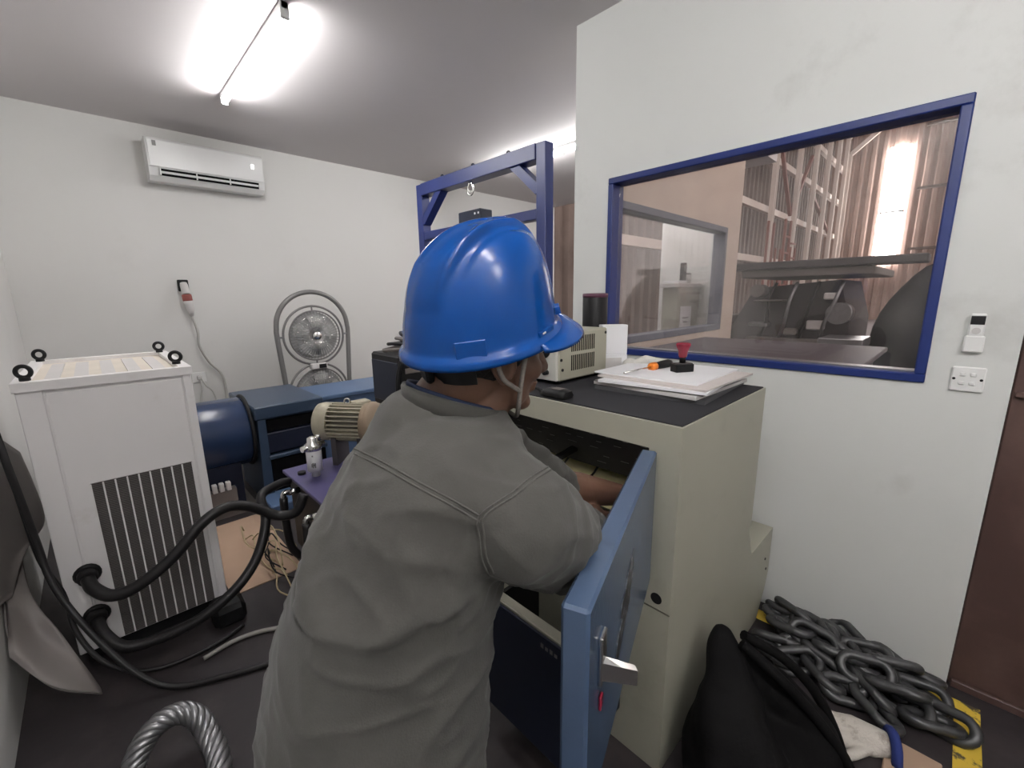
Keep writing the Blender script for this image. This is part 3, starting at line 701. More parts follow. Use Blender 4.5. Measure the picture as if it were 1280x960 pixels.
tag(MB().tube([(1.22,2.08,1.27),(1.15,1.995,1.23),(1.10,1.99,1.10),(1.095,1.99,0.98),(1.11,1.995,0.90)], 0.011, 8, sub=6).build('hanging_cable', BLACK, None), 'black cable hanging down the side of the black case', 'cable')

# ================================================================== GANTRY
r = thing('blue_gantry', 'tall dark blue steel gantry frame behind the man', 'gantry', (2.2,2.65,0))
gxx, gy0, gy1, gz = 2.20, 1.93, 3.36, 2.435
Bx((gxx-0.04,gy0-0.02,0.01), (gxx+0.04,gy0+0.06,gz), 0.004).build('post', GANTRY, r)
Bx((gxx-0.04,gy1-0.06,0.01), (gxx+0.04,gy1+0.02,gz), 0.004).build('post', GANTRY, r)
Bx((gxx-0.05,gy0+0.06,gz-0.095), (gxx+0.05,gy1-0.06,gz), 0.004).build('top_beam', GANTRY, r)
Bx((gxx-0.035,gy0+0.06,1.985), (gxx+0.035,gy1-0.06,2.05), 0.004).build('middle_beam', GANTRY, r)
MB().bar((gxx,gy0+0.05,2.16), (gxx,gy0+0.30,gz-0.06), 0.07, 0.06).build('brace', GANTRY, r)
MB().bar((gxx,gy1-0.05,2.13), (gxx,gy1-0.33,gz-0.06), 0.07, 0.06).build('brace', GANTRY, r)
Bx((gxx-0.10,gy0-0.10,0), (gxx+0.10,gy0+0.14,0.012)).build('base_plate', GANTRY, r)
Bx((gxx-0.10,gy1-0.14,0), (gxx+0.10,gy1+0.10,0.012)).build('base_plate', GANTRY, r)
Bx((gxx-0.06,2.52,2.05), (gxx+0.06,2.78,2.13), 0.006).build('control_box', NAVY, r)
for y in (2.54, 2.58): MB().cyl((gxx-0.062,y,2.10), (gxx-0.058,y,2.10), 0.008, 10).build('indicator', PAPER, r)
for y, z in ((2.28,gz),(2.66,gz),(3.05,gz)): MB().torus((gxx,y,z+0.012), (1,0,0), 0.016, 0.006, 16, 8).build('lifting_lug', NAVY, r)
sh = MB().tube([(gxx-0.02,2.66,gz-0.095),(gxx-0.02,2.64,gz-0.14),(gxx-0.02,2.645,gz-0.175),(gxx-0.02,2.67,gz-0.19),(gxx-0.02,2.695,gz-0.175),(gxx-0.02,2.70,gz-0.14),(gxx-0.02,2.68,gz-0.095)], 0.007, 8, sub=4)
sh.build('shackle', CHROME, r)

# ================================================================== FLOOR ITEMS LEFT
tag(Bx((0.31,2.42,0.0005), (0.66,3.30,0.006)).build('tan_floor_sheet', CARD, None), 'tan sheet on the floor between chiller and tank', 'cardboard')  # thin sheet put in for the tan area of the floor
for k in range(14):
    rnd = random.Random(k); x = 0.52+rnd.uniform(-0.05,0.12); y = 2.35+rnd.uniform(-0.2,0.5)
    tag(MB().tube([(x,y+0.22,0.012+0.01*k/3),(x+rnd.uniform(-.04,.05),y+0.12,0.05+rnd.uniform(0,.09)),(x+rnd.uniform(-.03,.06),y,0.02+rnd.uniform(0,.05)),(x+rnd.uniform(0,.1),y-0.16,0.012)], 0.004, 6, sub=5).build('loose_wire', STRAW if k % 3 else BLACK, None),
        'thin loose wire in the tangle on the floor by the tank', 'wire', 'loose wires tangled by the tank')
r = thing('wire_rope_sling', 'thick steel wire rope loop standing up from the floor', 'rope', (0.02,1.6,0))
path = spline([V(p) for p in ((-0.125,1.57,0.035),(-0.118,1.61,0.06),(-0.085,1.645,0.105),(-0.035,1.665,0.132),(0.02,1.66,0.132),(0.06,1.63,0.10),(0.078,1.58,0.055),(0.085,1.50,0.035),(0.07,1.40,0.033),(0.0,1.34,0.033),(-0.09,1.37,0.033),(-0.13,1.46,0.034))], 10, True)
Np = len(path)
for s_ in range(6):
    P_ = []; prev = V((0,0,1))
    for i in range(Np*2):
        u = i/2; i0 = int(u) % Np; f_ = u-int(u); c = path[i0].lerp(path[(i0+1) % Np], f_)
        t_ = (path[(i0+1) % Np]-path[i0-1]).normalized()
        a = prev-t_*prev.dot(t_); a.normalize(); prev = a; b = t_.cross(a)
        ang = 2*PI*(s_/6 + 5*i/(Np*2))
        P_.append(c+(a*math.cos(ang)+b*math.sin(ang))*0.0215)
    MB().tube(P_, 0.0135, 8).build('strand', STEEL, r)

# ================================================================== REMOTE AND SWITCH
r = thing('remote_control', 'white air conditioner remote in a holder on the right wall', 'remote', (XW,-0.045,1.28))
Bx((XW-0.022,-0.072,1.288), (XW-0.001,-0.022,1.345), 0.004).build('holder', WHITE, r)
Bx((XW-0.019,-0.067,1.292), (XW-0.003,-0.027,1.42), 0.005).build('body', WHITE, r)
Bx((XW-0.0205,-0.064,1.383), (XW-0.0185,-0.030,1.412)).build('screen', BLACK, r)
MB().cyl((XW-0.021,-0.047,1.362), (XW-0.0185,-0.047,1.362), 0.011, 18).build('button', PAPERG, r)
r = thing('switch_plate', 'white four-gang light switch plate on the right wall', 'switch', (XW,-0.05,1.145))
Bx((XW-0.010,-0.092,1.148), (XW-0.001,-0.008,1.236), 0.004).build('plate', WHITE, r)
for y in (-0.062, -0.036):
    for z in (1.172, 1.203): Bx((XW-0.0155,y-0.008,z), (XW-0.009,y+0.008,z+0.014), 0.003).build('rocker', WHITE, r)
for y in (-0.083, -0.016): MB().cyl((XW-0.0108,y,1.193), (XW-0.009,y,1.193), 0.0045, 10).build('screw', BLACK, r)

# ================================================================== MAIN CABINET
FX, CY0, CY1, SEAM, TOP = 1.08, 0.47, 1.50, 0.577, 1.15
r = thing('control_cabinet', 'beige steel control cabinet with an open blue door, the man reaches in', 'cabinet', (1.43,0.98,0))
RX = 1.78
u = MB()
oy0, oy1, oz0, oz1 = 0.562, 1.40, 0.665, 1.074
u.box((FX,CY0,SEAM+0.004),(FX+0.02,oy0,TOP)).box((FX,oy1,SEAM+0.004),(FX+0.02,CY1,TOP)).box((FX,oy0,oz1),(FX+0.02,oy1,TOP)).box((FX,oy0,SEAM+0.004),(FX+0.02,oy1,oz0))
u.box((FX+0.02,CY0,SEAM+0.004),(RX,CY0+0.02,TOP)).box((FX+0.02,CY1-0.02,SEAM+0.004),(RX,CY1,TOP)).box((RX-0.02,CY0+0.02,SEAM+0.004),(RX,CY1-0.02,TOP))
u.box((FX+0.02,CY0+0.02,TOP-0.02),(RX-0.02,CY1-0.02,TOP)).box((FX+0.02,CY0+0.02,SEAM+0.004),(RX-0.02,CY1-0.02,SEAM+0.024))
u.build('upper_body', CAB, r)
lb = MB().prism([(FX+0.004,0.0),(2.02,0.0),(2.11,0.12),(2.14,0.20),(2.14,0.425),(RX+0.06,0.425),(RX-0.004,SEAM-0.004),(FX+0.004,SEAM-0.004)], CY0+0.004, CY1-0.004, 1)
lb.build('lower_body', CAB, r)
Bx((FX+0.01,CY0+0.01,SEAM-0.004), (RX-0.02,CY1-0.01,SEAM+0.004)).build('seam_strip', MACH, r)
MB().cyl((FX-0.001,0.515,0.615), (FX+0.003,0.515,0.615), 0.0175, 20).build('plug_hole', BLACK, r)
for (x, z) in ((2.06,0.30),(2.09,0.235)): MB().cyl((x,CY0+0.0005,z), (x,CY0+0.004,z), 0.006, 10).build('screw', MACH, r)
# interior
Bx((FX+0.16,oy0-0.02,0.888), (FX+0.18,oy1+0.02,1.125)).build('black_panel', BLACK, r)
pl = MB(); rnd = random.Random(3)
for row in range(6):
    y = oy0+0.02
    while y < oy1-0.05:
        wdt = rnd.uniform(0.02,0.06)
        if rnd.random() < 0.6: pl.box((FX+0.1585,y,0.912+row*0.024), (FX+0.1601,y+wdt*0.7,0.9135+row*0.024))
        y += wdt+rnd.uniform(0.015,0.05)
pl.build('panel_print', mat('faint_print', (0.07,0.07,0.075), 0.6), r)['kind'] = 'stuff'
Bx((FX+0.025,oy0-0.02,0.825), (RX-0.06,oy1+0.02,0.845)).build('yellow_tray', YELLOWB, r)
for k in range(5):
    yy = 0.70+0.14*k
    MB().tube([(FX+0.05,yy,0.849),(FX+0.09,yy+0.05,0.863),(FX+0.15,yy+0.02,0.853),(FX+0.34,yy+0.09,0.875)], 0.0045, 6, sub=5).build('tray_wire', BLACK, r)
MB().bar((FX+0.02,0.985,0.89), (FX+0.158,0.945,0.935), 0.03, 0.014).build('black_strap', BLACK, r)
Bx((FX+0.035,0.665,0.845), (FX+0.10,0.745,0.875), 0.006).build('orange_relay', ORANGER, r)
# door, hinged on the near side and swung open
hp = V((FX-0.006,0.556,0)); fe = V((0.425,0.318,0)); dv = (fe-hp); DL = dv.length; dang = math.atan2(dv.y, dv.x)
DM = Matrix.Translation(hp) @ Matrix.Rotation(dang, 4, 'Z')   # local x along the door from the hinge, +y = outer (near) face side
def DB(lo, hi, bev=0.0): return MB().box(lo, hi, DM, bev)
dz0, dz1 = 0.668, 1.072
door = DB((0.004,-0.023,dz0), (DL,0.020,dz1), 0.005).build('door', CABD, r)
hb = MB()
rnd = random.Random(5)
ring = []
for k in range(34):
    a = 2*PI*k/34; z = 0.885+0.085*math.sin(a)*rnd.uniform(0.8,1.08)
    ring.append((0.41-(z-0.885)*0.75+0.045*math.cos(a)*rnd.uniform(0.45,1.4), z))
hb.loft([[DM @ V((x, yy, z)) for x, z in ring] for yy in (0.0195, 0.0215)], False)
hb.build('torn_sticker', mat('torn_sticker', (0.02, 0.02, 0.022), 0.4, var=0.6, vscale=60, dirt=(0.25,0.26,0.28), dscale=50, damt=0.8, dlo=0.52, dhi=0.6), door)
DB((0.605,0.020,0.895), (0.635,0.027,0.985), 0.002).build('handle_plate', CHROME, door)
MB().loft([[DM @ V(p) for p in q_] for q_ in ([(0.615,0.025,0.905),(0.615,0.025,0.938),(0.63,0.025,0.938),(0.63,0.025,0.905)],[(0.60,0.048,0.895),(0.60,0.048,0.925),(0.612,0.055,0.925),(0.612,0.055,0.895)],[(0.585,0.068,0.884),(0.585,0.068,0.912),(0.595,0.075,0.912),(0.595,0.075,0.884)])], False).build('handle', CHROME, door)
DB((0.615,0.021,0.845), (0.63,0.026,0.872), 0.002).build('red_tab', REDP, door)
for z in (0.72, 1.01): MB().cyl((hp.x,hp.y,z), (hp.x,hp.y,z+0.05), 0.008, 12).build('hinge', STEEL, door)
# drawer pulled out of the lower body
dr = Bx((0.80,0.60,0.12), (0.835,1.02,0.555), 0.004).build('drawer', CAB, r)
Bx((0.793,0.605,0.125), (0.801,1.015,0.545), 0.003).build('dark_front', NAVY, dr)
MB().box((0.835,0.62,0.14),(FX,0.635,0.48)).box((0.835,0.985,0.14),(FX,1.0,0.48)).box((0.835,0.635,0.14),(FX,0.985,0.155)).build('drawer_tray', BLACK, dr)
tm = MB()
for k in range(4): tm.box((0.7918,0.655+k*0.017,0.505), (0.7932,0.665+k*0.017,0.516+0.003*(k % 2)))
tm.build('printed_code', GREYM, dr)

# things on the cabinet
tag(Bx((FX+0.012,CY0+0.006,TOP), (RX-0.01,CY1-0.02,TOP+0.004)).build('black_mat', mat('mat_black', (0.030,0.030,0.034), 0.8, var=0.1, spec=0.2), None), 'thin black mat covering the cabinet top', 'mat')
ZM = TOP+0.004
r = thing('bench_power_supply', 'beige bench power supply with vent slots on the cabinet', 'power supply', (1.45,1.18,ZM))
px0, px1, py0, py1, pz0, pz1 = 1.275, 1.60, 1.055, 1.30, ZM+0.014, 1.362
Bx((px0,py0,pz0), (px1,py1,pz1), 0.006).build('case', mat('psu_beige', (0.37,0.36,0.285), 0.5, var=0.05), r)
Bx((px0-0.012,py0+0.004,pz0+0.002), (px0+0.002,py1-0.004,pz1-0.002), 0.004).build('front_panel', mat('psu_panel', (0.55,0.545,0.5), 0.5), r)
for zr in (pz0+0.036, pz0+0.112):
    for k in range(13):
        xx = px0+0.075+k*0.0125
        Bx((xx,py0-0.0012,zr), (xx+0.0055,py0+0.002,zr+0.062)).build('vent_slot', DARK, r)
for (x, z) in ((px0+0.03,pz1-0.03),(px1-0.015,pz1-0.02),(px0+0.02,pz0+0.045),(px0+0.012,pz0+0.085)): MB().cyl((x,py0-0.003,z), (x,py0+0.001,z), 0.006, 10).build('screw', BLACK, r)
MB().lathe([(0.036,0),(0.036,0.006),(0.030,0.010),(0.029,0.03),(0.025,0.034)], (px0-0.012,py0+0.07,pz0+0.125), (-1,0,0), 26).build('knob', BLACK, r)
for k, (y, z) in enumerate(((0.05,0.035),(0.10,0.035),(0.16,0.035))):
    MB().cyl((px0-0.012,py0+y,pz0+z), (px0-0.034,py0+y,pz0+z), 0.009, 14).build('terminal', BLACK if k != 1 else REDP, r)
for x in (px0+0.03, px1-0.03):
    for y in (py0+0.03, py1-0.03): MB().cyl((x,y,ZM), (x,y,pz0+0.001), 0.011, 12).build('foot', BLACK, r)
MB().bar((px0+0.12,py0+0.10,pz1+0.005), (px0+0.22,py0+0.10,pz1+0.005), 0.03, 0.012).build('carry_handle', BLACK, r)
r = thing('handheld_radio', 'black handheld radio lying on the mat at the cabinet edge', 'radio', (1.17,0.98,ZM))
MB().loft([[(1.12+0.02*c,1.0-0.10*k+0.0,ZM+0.003+hh) for c, hh in ((-1.2*s_,0),(1.2*s_,0),(1.5*s_,0.010*s_),(1.0*s_,0.026*s_),(-1.0*s_,0.026*s_),(-1.5*s_,0.010*s_))] for k, s_ in ((0,0.55),(0.25,1.0),(0.9,1.1),(1.15,0.9))], True).build('body', BLACK, r)
MB().tube([(1.12,1.0,ZM+0.012),(1.125,1.03,ZM+0.018),(1.13,1.06,ZM+0.016)], 0.006, 8, sub=4).build('antenna', BLACK, r)
Bx((1.105,0.91,ZM+0.029), (1.135,0.95,ZM+0.033), 0.001).build('keypad', MACHG, r)
r = thing('black_canister', 'tall plain black canister behind the power supply', 'canister', (1.718,1.205,ZM))
MB().lathe([(0.056,0),(0.058,0.004),(0.058,0.345),(0.054,0.35)], (1.718,1.205,ZM), (0,0,1), 32).build('body', BLACK, r)
MB().lathe([(0.059,0.335),(0.059,0.352),(0.050,0.354)], (1.718,1.205,ZM), (0,0,1), 32).build('lid', mat('lid_plum', (0.10,0.03,0.06), 0.4), r)
r = thing('white_box', 'small white carton with a flap beside the power supply', 'carton', (1.64,1.12,ZM))
BM = Matrix.Translation((1.672,1.075,0)) @ Matrix.Rotation(math.radians(-38), 4, 'Z')
MB().box((-0.06,-0.03,ZM),(0.06,0.03,ZM+0.085),BM,0.002).build('lower_box', PAPER, r)
MB().box((-0.055,-0.028,ZM+0.085),(0.06,0.028,ZM+0.215),BM,0.002).build('upper_box', PAPER, r)
MB().box((-0.04,-0.0315,ZM+0.02),(0.035,-0.030,ZM+0.07),BM).build('label', PAPERG, r)
# stack of papers, each sheet bundle its own thing
def bundle(name, c, wx, wy, rz, z0, z1, m, label, curl=0.0):
    M_ = Matrix.Translation((c[0],c[1],0)) @ Matrix.Rotation(rz, 4, 'Z'); R = []
    n = 6
    top = []; mb = MB(); vv = []; ff = []
    for k, z in enumerate((z0, z1)):
        for i in range(n+1):
            for j in range(n+1):
                x = -wx/2+wx*i/n; y = -wy/2+wy*j/n
                vv.append(M_ @ V((x, y, z+curl*((j/n)**2*0.5+(1-i/n)**3*0.5)*1.0)))
    K = (n+1)**2
    for i in range(n):
        for j in range(n):
            a = i*(n+1)+j; ff.append((a,a+1,a+n+2,a+n+1)); ff.append((K+a,K+a+n+1,K+a+n+2,K+a+1))
    for i in range(n):
        a = i*(n+1); ff.append((a,a+n+1,K+a+n+1,K+a)); a += n; ff.append((a,K+a,K+a+n+1,a+n+1))
        a = i; ff.append((a,K+a,K+a+1,a+1)); a += n*(n+1); ff.append((a,a+1,K+a+1,K+a))
    mb.add(vv, ff)
    return tag(mb.build(name, m, None), label, 'paper', 'stack of papers on the cabinet')
SC = (1.555,0.735)
bundle('document_folder', SC, 0.44, 0.40, 0.06, ZM, ZM+0.014, mat('folder_dark',(0.07,0.07,0.075),0.6), 'dark folder at the very bottom of the paper stack')
bundle('paper_bundle', (1.552,0.735), 0.43, 0.395, -0.03, ZM+0.0142, ZM+0.025, PAPERG, 'greyish paper bundle just above the dark folder')
bundle('document_folder', (1.56,0.74), 0.43, 0.40, 0.04, ZM+0.0252, ZM+0.031, mat('folder_mid',(0.16,0.155,0.15),0.6), 'grey folder in the middle of the paper stack')
bundle('paper_bundle', (1.55,0.73), 0.44, 0.385, 0.10, ZM+0.0312, ZM+0.040, PAPER, 'white paper bundle under the pinkish sheets')
bundle('paper_bundle', (1.565,0.725), 0.42, 0.41, -0.02, ZM+0.0402, ZM+0.047, mat('paper_pinkish',(0.60,0.55,0.53),0.7), 'pinkish paper bundle second from the top of the stack')
bundle('paper_sheet', (1.595,0.775), 0.40, 0.40, 0.02, ZM+0.0472, ZM+0.053, PAPER, 'clean white sheets on top of the stack under the stamp')
ZP = ZM+0.0532
r = thing('rubber_stamp', 'rubber stamp with a dark red handle on the papers', 'stamp', (1.60,0.70,ZP))
SM = Matrix.Translation((1.60,0.715,0)) @ Matrix.Rotation(math.radians(-30), 4, 'Z')
MB().box((-0.038,-0.021,ZP),(0.038,0.021,ZP+0.030),SM,0.002).build('base', BLACK, r)
MB().box((-0.034,-0.018,ZP+0.030),(0.034,0.018,ZP+0.034),SM,0.001).build('base_cap', MACH, r)
MB().lathe([(0.011,0.034),(0.011,0.052),(0.014,0.055)], (1.60,0.715,ZP), (0,0,1), 18).build('neck', BLACK, r)
MB().lathe([(0.014,0.055),(0.016,0.06),(0.018,0.08),(0.026,0.095),(0.028,0.103),(0.026,0.110),(0.012,0.113)], (1.60,0.715,ZP), (0,0,1), 22).build('handle', REDP, r)
r = thing('screwdriver', 'screwdriver with black and orange handle lying on the papers', 'screwdriver', (1.55,0.83,ZP))
sa, sb = V((1.40,0.845,ZP+0.006)), V((1.69,0.80,ZP+0.016)); sd = (sb-sa).normalized()
MB().cyl(sa, sa+sd*0.165, 0.0036, 10).build('shaft', CHROME, r)
MB().lathe([(0.008,0.155),(0.0165,0.158),(0.0165,0.185),(0.012,0.19)], sa, sd, 18).build('orange_collar', ORANGE, r)
MB().lathe([(0.012,0.188),(0.014,0.20),(0.0165,0.23),(0.0165,0.27),(0.012,0.285)], sa, sd, 18).build('grip', BLACK, r)
def skin_blob(parts, name, m, parent, voxel, smooth_it=6, disp=None, remesh=True):
    """union of overlapping closed pieces -> one continuous surface"""
    mb = MB()
    for fn in parts: fn(mb)
    me = mb.mesh(name+'_src')
    o = bpy.data.objects.new('tmp_'+name, me); COL.objects.link(o)
    md = o.modifiers.new('r', 'REMESH'); md.mode = 'VOXEL'; md.voxel_size = voxel; md.use_smooth_shade = True
    if smooth_it:
        ms = o.modifiers.new('s', 'SMOOTH'); ms.factor = 0.5; ms.iterations = smooth_it
    dg = bpy.context.evaluated_depsgraph_get(); dg.update()
    nm = bpy.data.meshes.new_from_object(o.evaluated_get(dg))
    bpy.data.objects.remove(o); bpy.data.meshes.remove(me)
    nm.name = name
    if disp:
        nrm = [v.normal.copy() for v in nm.vertices]
        for v, n in zip(nm.vertices, nrm):
            v.co = v.co + n*disp(v.co, n)
    if parent is not None and parent.name in WM:
        nm.transform(WM[parent.name].inverted())
    nm.polygons.foreach_set('use_smooth', [True]*len(nm.polygons)); nm.update()
    nm.materials.clear()
    return link(name, nm, m, parent)
def limb(pts, rad, n=16):
    def fn(mb):
        for i in range(len(pts)-1): mb.cyl(pts[i], pts[i+1], rad[i], n, rad[i+1])
        for p, q in zip(pts, rad): mb.sphere(p, q, None, n, 10)
    return fn
def ell(c, r, M=None):
    return lambda mb: mb.sphere(c, r, M, 20, 14)
tag(skin_blob([limb([(1.72,1.01,ZM+0.028),(1.68,0.985,ZM+0.036),(1.64,0.975,ZM+0.026)],[0.022,0.036,0.022]), limb([(1.70,0.955,ZM+0.03),(1.72,0.90,ZM+0.055),(1.735,0.85,ZM+0.06)],[0.026,0.024,0.014]), limb([(1.68,0.96,ZM+0.045),(1.695,0.92,ZM+0.072),(1.72,0.87,ZM+0.066)],[0.02,0.017,0.012])],
    'work_glove', GLOVEW, None, 0.004, 4), 'crumpled white glove behind the papers on the cabinet', 'glove')

# ================================================================== CHAIN
r = thing('steel_chain', 'heap of heavy grey steel chain along the right wall', 'chain', (1.95,0.2,0))
def link_mesh():
    L_, W_, rw = 0.040, 0.040, 0.0165
    pts = [V((L_+W_*math.cos(a), W_*math.sin(a), 0)) if abs(a) <= PI/2 else V((-L_+W_*math.cos(a), W_*math.sin(a), 0)) for a in [-PI/2+PI*k/8 for k in range(9)]+[PI/2+PI*k/8+1e-6 for k in range(9)]]
    return MB().tube(pts, rw, 10, closed=True).mesh('link')
LM = link_mesh(); LM.materials.append(CHAINM)
rnd = random.Random(11)
inv = WM[r.name].inverted()
def put_link(p, rx, ry, rz):
    o = bpy.data.objects.new('link', LM); COL.objects.link(o); o.parent = r
    o.matrix_local = inv @ Matrix.Translation(p) @ Matrix.Rotation(rz, 4, 'Z') @ Matrix.Rotation(ry, 4, 'Y') @ Matrix.Rotation(rx, 4, 'X')
rows_ = [((2.11,0.37),(2.09,-0.06),0.040,7),((2.015,0.37),(1.985,-0.08),0.042,8),((1.92,0.36),(1.89,-0.12),0.040,7),((1.83,0.35),(1.81,0.02),0.040,5),((2.06,0.34),(2.0,0.0),0.088,5),((1.96,0.33),(1.90,-0.02),0.086,5),((1.98,-0.06),(1.91,-0.15),0.036,2)]
for (a, b, z, n) in rows_:
    for k in range(n):
        t_ = k/max(n-1,1); dx, dy = b[0]-a[0], b[1]-a[1]
        rz = math.atan2(dy, dx)+rnd.uniform(-0.8,0.8)
        put_link(V((a[0]+dx*t_+rnd.uniform(-.02,.02), a[1]+dy*t_, z+rnd.uniform(-0.004,0.008))), (0.55 if k % 2 else -0.6)+rnd.uniform(-.3,.3), rnd.uniform(-.2,.2), rz)

# hazard tape
hz = thing('floor_tape', 'worn yellow floor tape forming a corner near the brown door', 'tape', (2.0,-0.2,0))
Bx((2.035,-0.245,0.0005), (2.105,0.55,0.0018)).build('strip', YEL, hz)
Bx((1.60,-0.245,0.0005), (2.035,-0.178,0.0018)).build('strip', YEL, hz)

# ================================================================== BAG AND BITS
def bag_disp(p, n):
    return 0.010*math.sin(p.x*26+p.z*14)+0.007*math.sin(p.y*40-p.z*22)
r = thing('black_bag', 'slumped black fabric bag leaning on the cabinet side', 'bag', (1.30,0.28,0))
skin_blob([limb([(1.30,0.385,0.44),(1.22,0.33,0.28),(1.16,0.28,0.12)],[0.026,0.10,0.15]), limb([(1.30,0.36,0.38),(1.38,0.28,0.25),(1.44,0.20,0.10)],[0.03,0.09,0.12]), limb([(1.26,0.25,0.12),(1.40,0.16,0.09)],[0.13,0.10]), limb([(1.05,0.30,0.10),(1.15,0.18,0.10)],[0.10,0.10])], 'body', BAGM, r, 0.008, 8, bag_disp)
MB().tube([(1.33,0.34,0.44),(1.42,0.25,0.36),(1.50,0.17,0.24),(1.53,0.11,0.12),(1.50,0.06,0.03)], 0.016, 8, sub=6).build('strap', BAGM, r)
MB().tube([(1.28,0.33,0.45),(1.31,0.22,0.37),(1.38,0.14,0.25),(1.42,0.06,0.13),(1.42,0.02,0.04)], 0.016, 8, sub=6).build('strap', BAGM, r)
GP = V((1.67,0.085,0.0))
def glove(c, rz, sc, m, name, label, cuff):
    rr = thing(name, label, 'glove', c)
    ca, sa_ = math.cos(rz), math.sin(rz)
    def W(x, y, z): return (c[0]+sc*(x*ca-y*sa_), c[1]+sc*(x*sa_+y*ca), c[2]+sc*z)
    parts = [limb([W(-0.06,0,0.022),W(0.0,0,0.026),W(0.05,0,0.022)],[0.034*sc,0.040*sc,0.036*sc]), limb([W(-0.04,0.02,0.02),W(0.04,0.025,0.02)],[0.022*sc,0.024*sc]), limb([W(-0.04,-0.02,0.02),W(0.04,-0.025,0.02)],[0.022*sc,0.024*sc])]
    for k in range(4):
        y = -0.036+0.024*k; L_ = (0.055,0.07,0.075,0.06)[k]
        parts.append(limb([W(0.05,y,0.02),W(0.05+L_*0.55,y*1.15,0.026),W(0.05+L_,y*1.2,0.016)],[0.014*sc,0.0125*sc,0.011*sc]))
    parts.append(limb([W(-0.02,0.035,0.02),W(0.01,0.065,0.022),W(0.035,0.078,0.016)],[0.015*sc,0.013*sc,0.011*sc]))
    skin_blob(parts, 'hand', m, rr, 0.004, 3)
    if cuff:
        MB().tube([W(-0.085,-0.045,0.012),W(-0.085,-0.03,0.045),W(-0.085,0,0.058),W(-0.085,0.03,0.045),W(-0.085,0.045,0.012)], 0.012*sc, 8, sub=4).build('cuff', BLUEC, rr)
    return rr
glove((1.645,0.065,0.0), math.radians(110), 1.25, GLOVE, 'dirty_glove', 'dirty white work glove with a blue cuff below the chain', True)
glove((1.60,0.25,0.0), math.radians(12), 0.8, GLOVE, 'brown_glove', 'small soiled glove with spread fingers next to the bag', False)
tag(Bx((1.50,-0.155,0.0005), (1.74,-0.02,0.016), 0.004).build('cardboard_scrap', CARD, None), 'beige cardboard scrap on the floor beside the dirty glove', 'cardboard')

# ================================================================== PERSON
from mathutils import noise
PF, PL, PU = V((0.954,-0.30,0)).normalized(), V((0.30,0.954,0)).normalized(), V((0,0,1))
person = thing('person', 'man in a grey work shirt leaning forward with both arms in the cabinet', 'person', (0.255,0.655,0))
HC = V((0.505,0.580,1.415))
hq = Quaternion(PL, math.radians(6)) @ Quaternion(PF, math.radians(4))
HFv, HLv, HUv = hq @ PF, hq @ PL, hq @ PU
HM = Matrix((HFv, HLv, HUv)).transposed()
def hd(f, l, u): return HC+HFv*f+HLv*l+HUv*u
TR = [  # torso stations: centre x, y, z, half width, half depth
    (0.262,0.652,0.46,0.205,0.175),(0.262,0.652,0.60,0.212,0.185),(0.266,0.652,0.72,0.216,0.192),(0.278,0.648,0.82,0.214,0.190),(0.305,0.642,0.95,0.200,0.178),
    (0.342,0.636,1.06,0.198,0.168),(0.382,0.630,1.16,0.204,0.156),(0.420,0.625,1.25,0.190,0.125),(0.442,0.625,1.305,0.125,0.092),(0.452,0.622,1.34,0.078,0.072)]
def torso(shrink, lo=0, hi=99, up=0.0):
    def fn(mb):
        R = []
        for (x, y, z, hw, hdp) in TR[lo:hi]:
            c = V((x, y, z))
            R.append([c+PL*(hw-shrink)*math.copysign(abs(math.cos(a))**0.85, math.cos(a))+PF*(hdp-shrink)*math.copysign(abs(math.sin(a))**0.9, math.sin(a)) for a in [2*PI*k/40 for k in range(40)]])
        # interpolate between stations
        out = []
        cols = [spline([R[i][j] for i in range(len(R))], 4) for j in range(40)]
        for i in range(len(cols[0])): out.append([cols[j][i] for j in range(40)])
        mb.loft(out, True)
    return fn
RS, RE, RWr = V((0.425,0.432,1.165)), V((0.640,0.490,0.990)), V((0.885,0.610,0.925))
LS, LE, LWr = V((0.550,0.790,1.225)), V((0.790,0.690,1.015)), V((1.035,0.630,0.925))
def handparts(W, d, up, side, curl):
    d = d.normalized(); s_ = d.cross(up).normalized()*side; n = s_.cross(d)*side; n.normalize()
    if n.dot(up) < 0: n = -n
    P = lambda a, b, c: W+d*a+s_*b+n*c
    pr = [limb([P(0,0,0),P(0.03,0,0)],[0.025,0.026])]
    for b in (-0.026,-0.009,0.009,0.026): pr.append(limb([P(0.02,b*0.7,0),P(0.085,b*1.1,0)],[0.016,0.0135]))
    for b, L_ in ((-0.030,0.056),(-0.010,0.072),(0.011,0.078),(0.031,0.068)):
        c = curl
        p0 = P(0.085,b,0); p1 = P(0.085+L_*0.48*math.cos(c*0.5),b*1.1,-L_*0.48*math.sin(c*0.5))
        p2 = p1+d*L_*0.32*math.cos(c*1.2)-n*L_*0.32*math.sin(c*1.2); p3 = p2+d*L_*0.26*math.cos(c*1.8)-n*L_*0.26*math.sin(c*1.8)
        pr.append(limb([p0,p1,p2,p3],[0.0105,0.0095,0.0088,0.0078],12))
    pr.append(limb([P(0.02,0.022,-0.004),P(0.048,0.046,-0.014),P(0.075,0.052,-0.028),P(0.098,0.046,-0.036)],[0.015,0.0125,0.011,0.009],12))
    return pr
hip = V((0.262,0.652,0.82))
FR, FL_ = V((0.235,0.520,0.09)), V((0.300,0.780,0.09))
KR, KL = V((0.285,0.525,0.48)), V((0.350,0.775,0.48))
